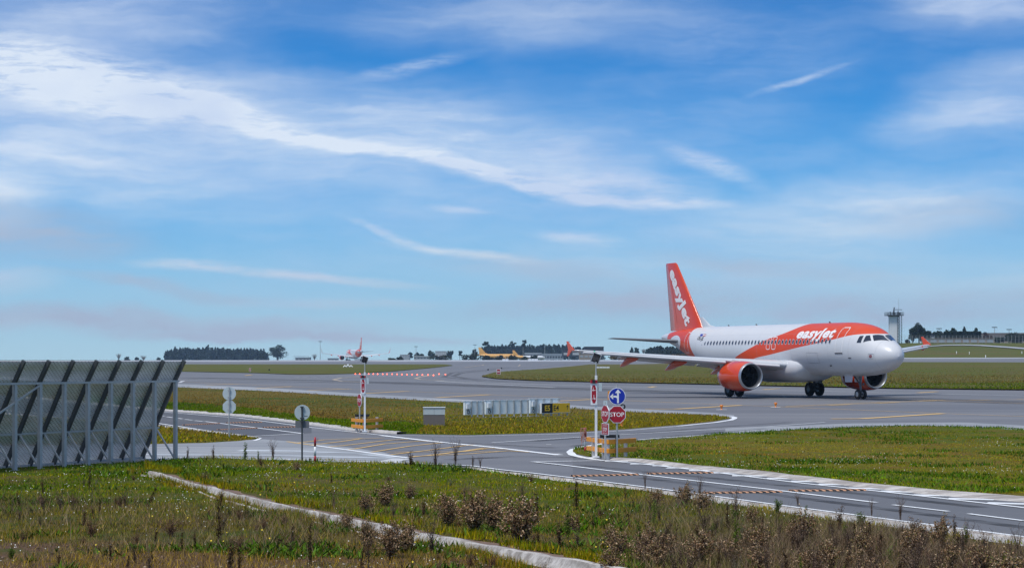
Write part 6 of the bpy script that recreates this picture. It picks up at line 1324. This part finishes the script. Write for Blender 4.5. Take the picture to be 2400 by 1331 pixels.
# frame gantry at the far left
t = thing('steel_frame', 'open steel frame left of the bare tree on the horizon', 'frame', (at(706, 847, 1850).x, 1850, at(706, 847, 1850).z))
mb = MB(); [mb.box((x, 0, 2.6), (.25, .25, 5.2)) for x in (-7, -2.3, 2.3, 7)]; mb.box((0, 0, 5.2), (14.5, .3, .3)); mb.build('frame', M_BG, t)
# control tower
Y = 1010; a = at(2095.5, 822, Y); t = thing('control_tower', 'white radar tower with dark railed platform behind the nose', 'tower', (a.x, Y, a.z)); zt = CH + (YH - 739) * Y / F - a.z
mb = MB(); mb.box((-.35, 0, zt / 2), (4.3, 4.3, zt)); mb.build('shaft', mat('tower_white_render', (.75, .77, .78), .7, var=.1, scale=.4), t); mb = MB(); mb.box((0, 0, zt), (8.8, 8.0, .35)); mb.box((-.2, 0, zt - .4), (5.2, 5.0, .5)); mb.build('platform', M_DARKSTEEL, t)
mb = MB()
for k in range(13): x = -4.3 + 8.6 * k / 12; [mb.box((x, sy * 3.9, zt + .8), (.12, .12, 1.5)) for sy in (-1, 1)]
for zz in (.55, 1.05, 1.55): [mb.box((0, sy * 3.9, zt + zz), (8.7, .1, .1)) for sy in (-1, 1)]; [mb.box((sx * 4.3, 0, zt + zz), (.1, 7.9, .1)) for sx in (-1, 1)]
mb.build('railing', M_DARKSTEEL, t)
mb = MB(); mb.box((-.1, 0, zt + .9), (1.1, 1.1, 1.5)); mb.tube([(-.2, 0, zt + 1), (0, 0, zt + 4.0)], [.5, .22], 8); mb.box((1.9, 0, zt + 3.0), (4.6, .4, .3)); mb.tube([(.1, 0, zt + 3.6), (.1, 0, zt + 4.2)], .35, 8); mb.build('radar', M_DARKSTEEL, t)
mb = MB(); mb.tube([(1.9, 0, zt), (2.3, 0, zt + 1.2), (1.9, 0, zt + 2.2)], [.5, .7, .3], 8); mb.box((-2.0, 0, zt + 1), (.5, .5, 1.8)); mb.box((3.2, .5, zt + .9), (.4, .4, 1.6)); mb.build('aerial_group', M_DARKSTEEL, t)
mb = MB(); mb.tube([(2.4, 0, zt), (2.4, 0, zt + 9)], .05, 5); mb.build('whip_aerial', M_DARKSTEEL, t)
mb = MB()
for x in (1.35, 3.3):
    for y_ in (-2.3, -.8): mb.box((x + (.4 if x > 2 else 0), y_, zt / 2), (.14, .14, zt))
k = 0
for z in np.arange(0, zt, 1.5): mb.bar((1.35, -2.3, z), (3.7, -2.3, z + 1.4), .09); mb.bar((3.7, -2.3, z), (1.35, -2.3, z + 1.4), .09); mb.bar((1.35, -2.3, z), (3.7, -2.3, z), .08)
mb.build('ladder_frame', M_DARKSTEEL, t); mb = MB(); mb.box((2.2, -2.25, zt / 2), (.5, .2, zt)); mb.build('cable_duct', M_DARKSTEEL, t)

# ------------------------------------------------------------------ air
mb = MB(); mb.box((0, 1400, 38), (7000, 3600, 84)); hz_ = mb.build('haze', [])
hm = bpy.data.materials.new('haze_air'); hm.use_nodes = True; hn = hm.node_tree; hn.nodes.remove(hn.nodes['Principled BSDF']); pv = hn.nodes.new('ShaderNodeVolumePrincipled')
pv.inputs['Density'].default_value = 0.8e-4; pv.inputs['Color'].default_value = (.50, .72, 1.0, 1); hn.links.new(pv.outputs[0], hn.nodes['Material Output'].inputs['Volume'])
hz_.data.materials.append(hm); meta(hz_, 'thin blue haze over the airfield', 'haze', kind='stuff')
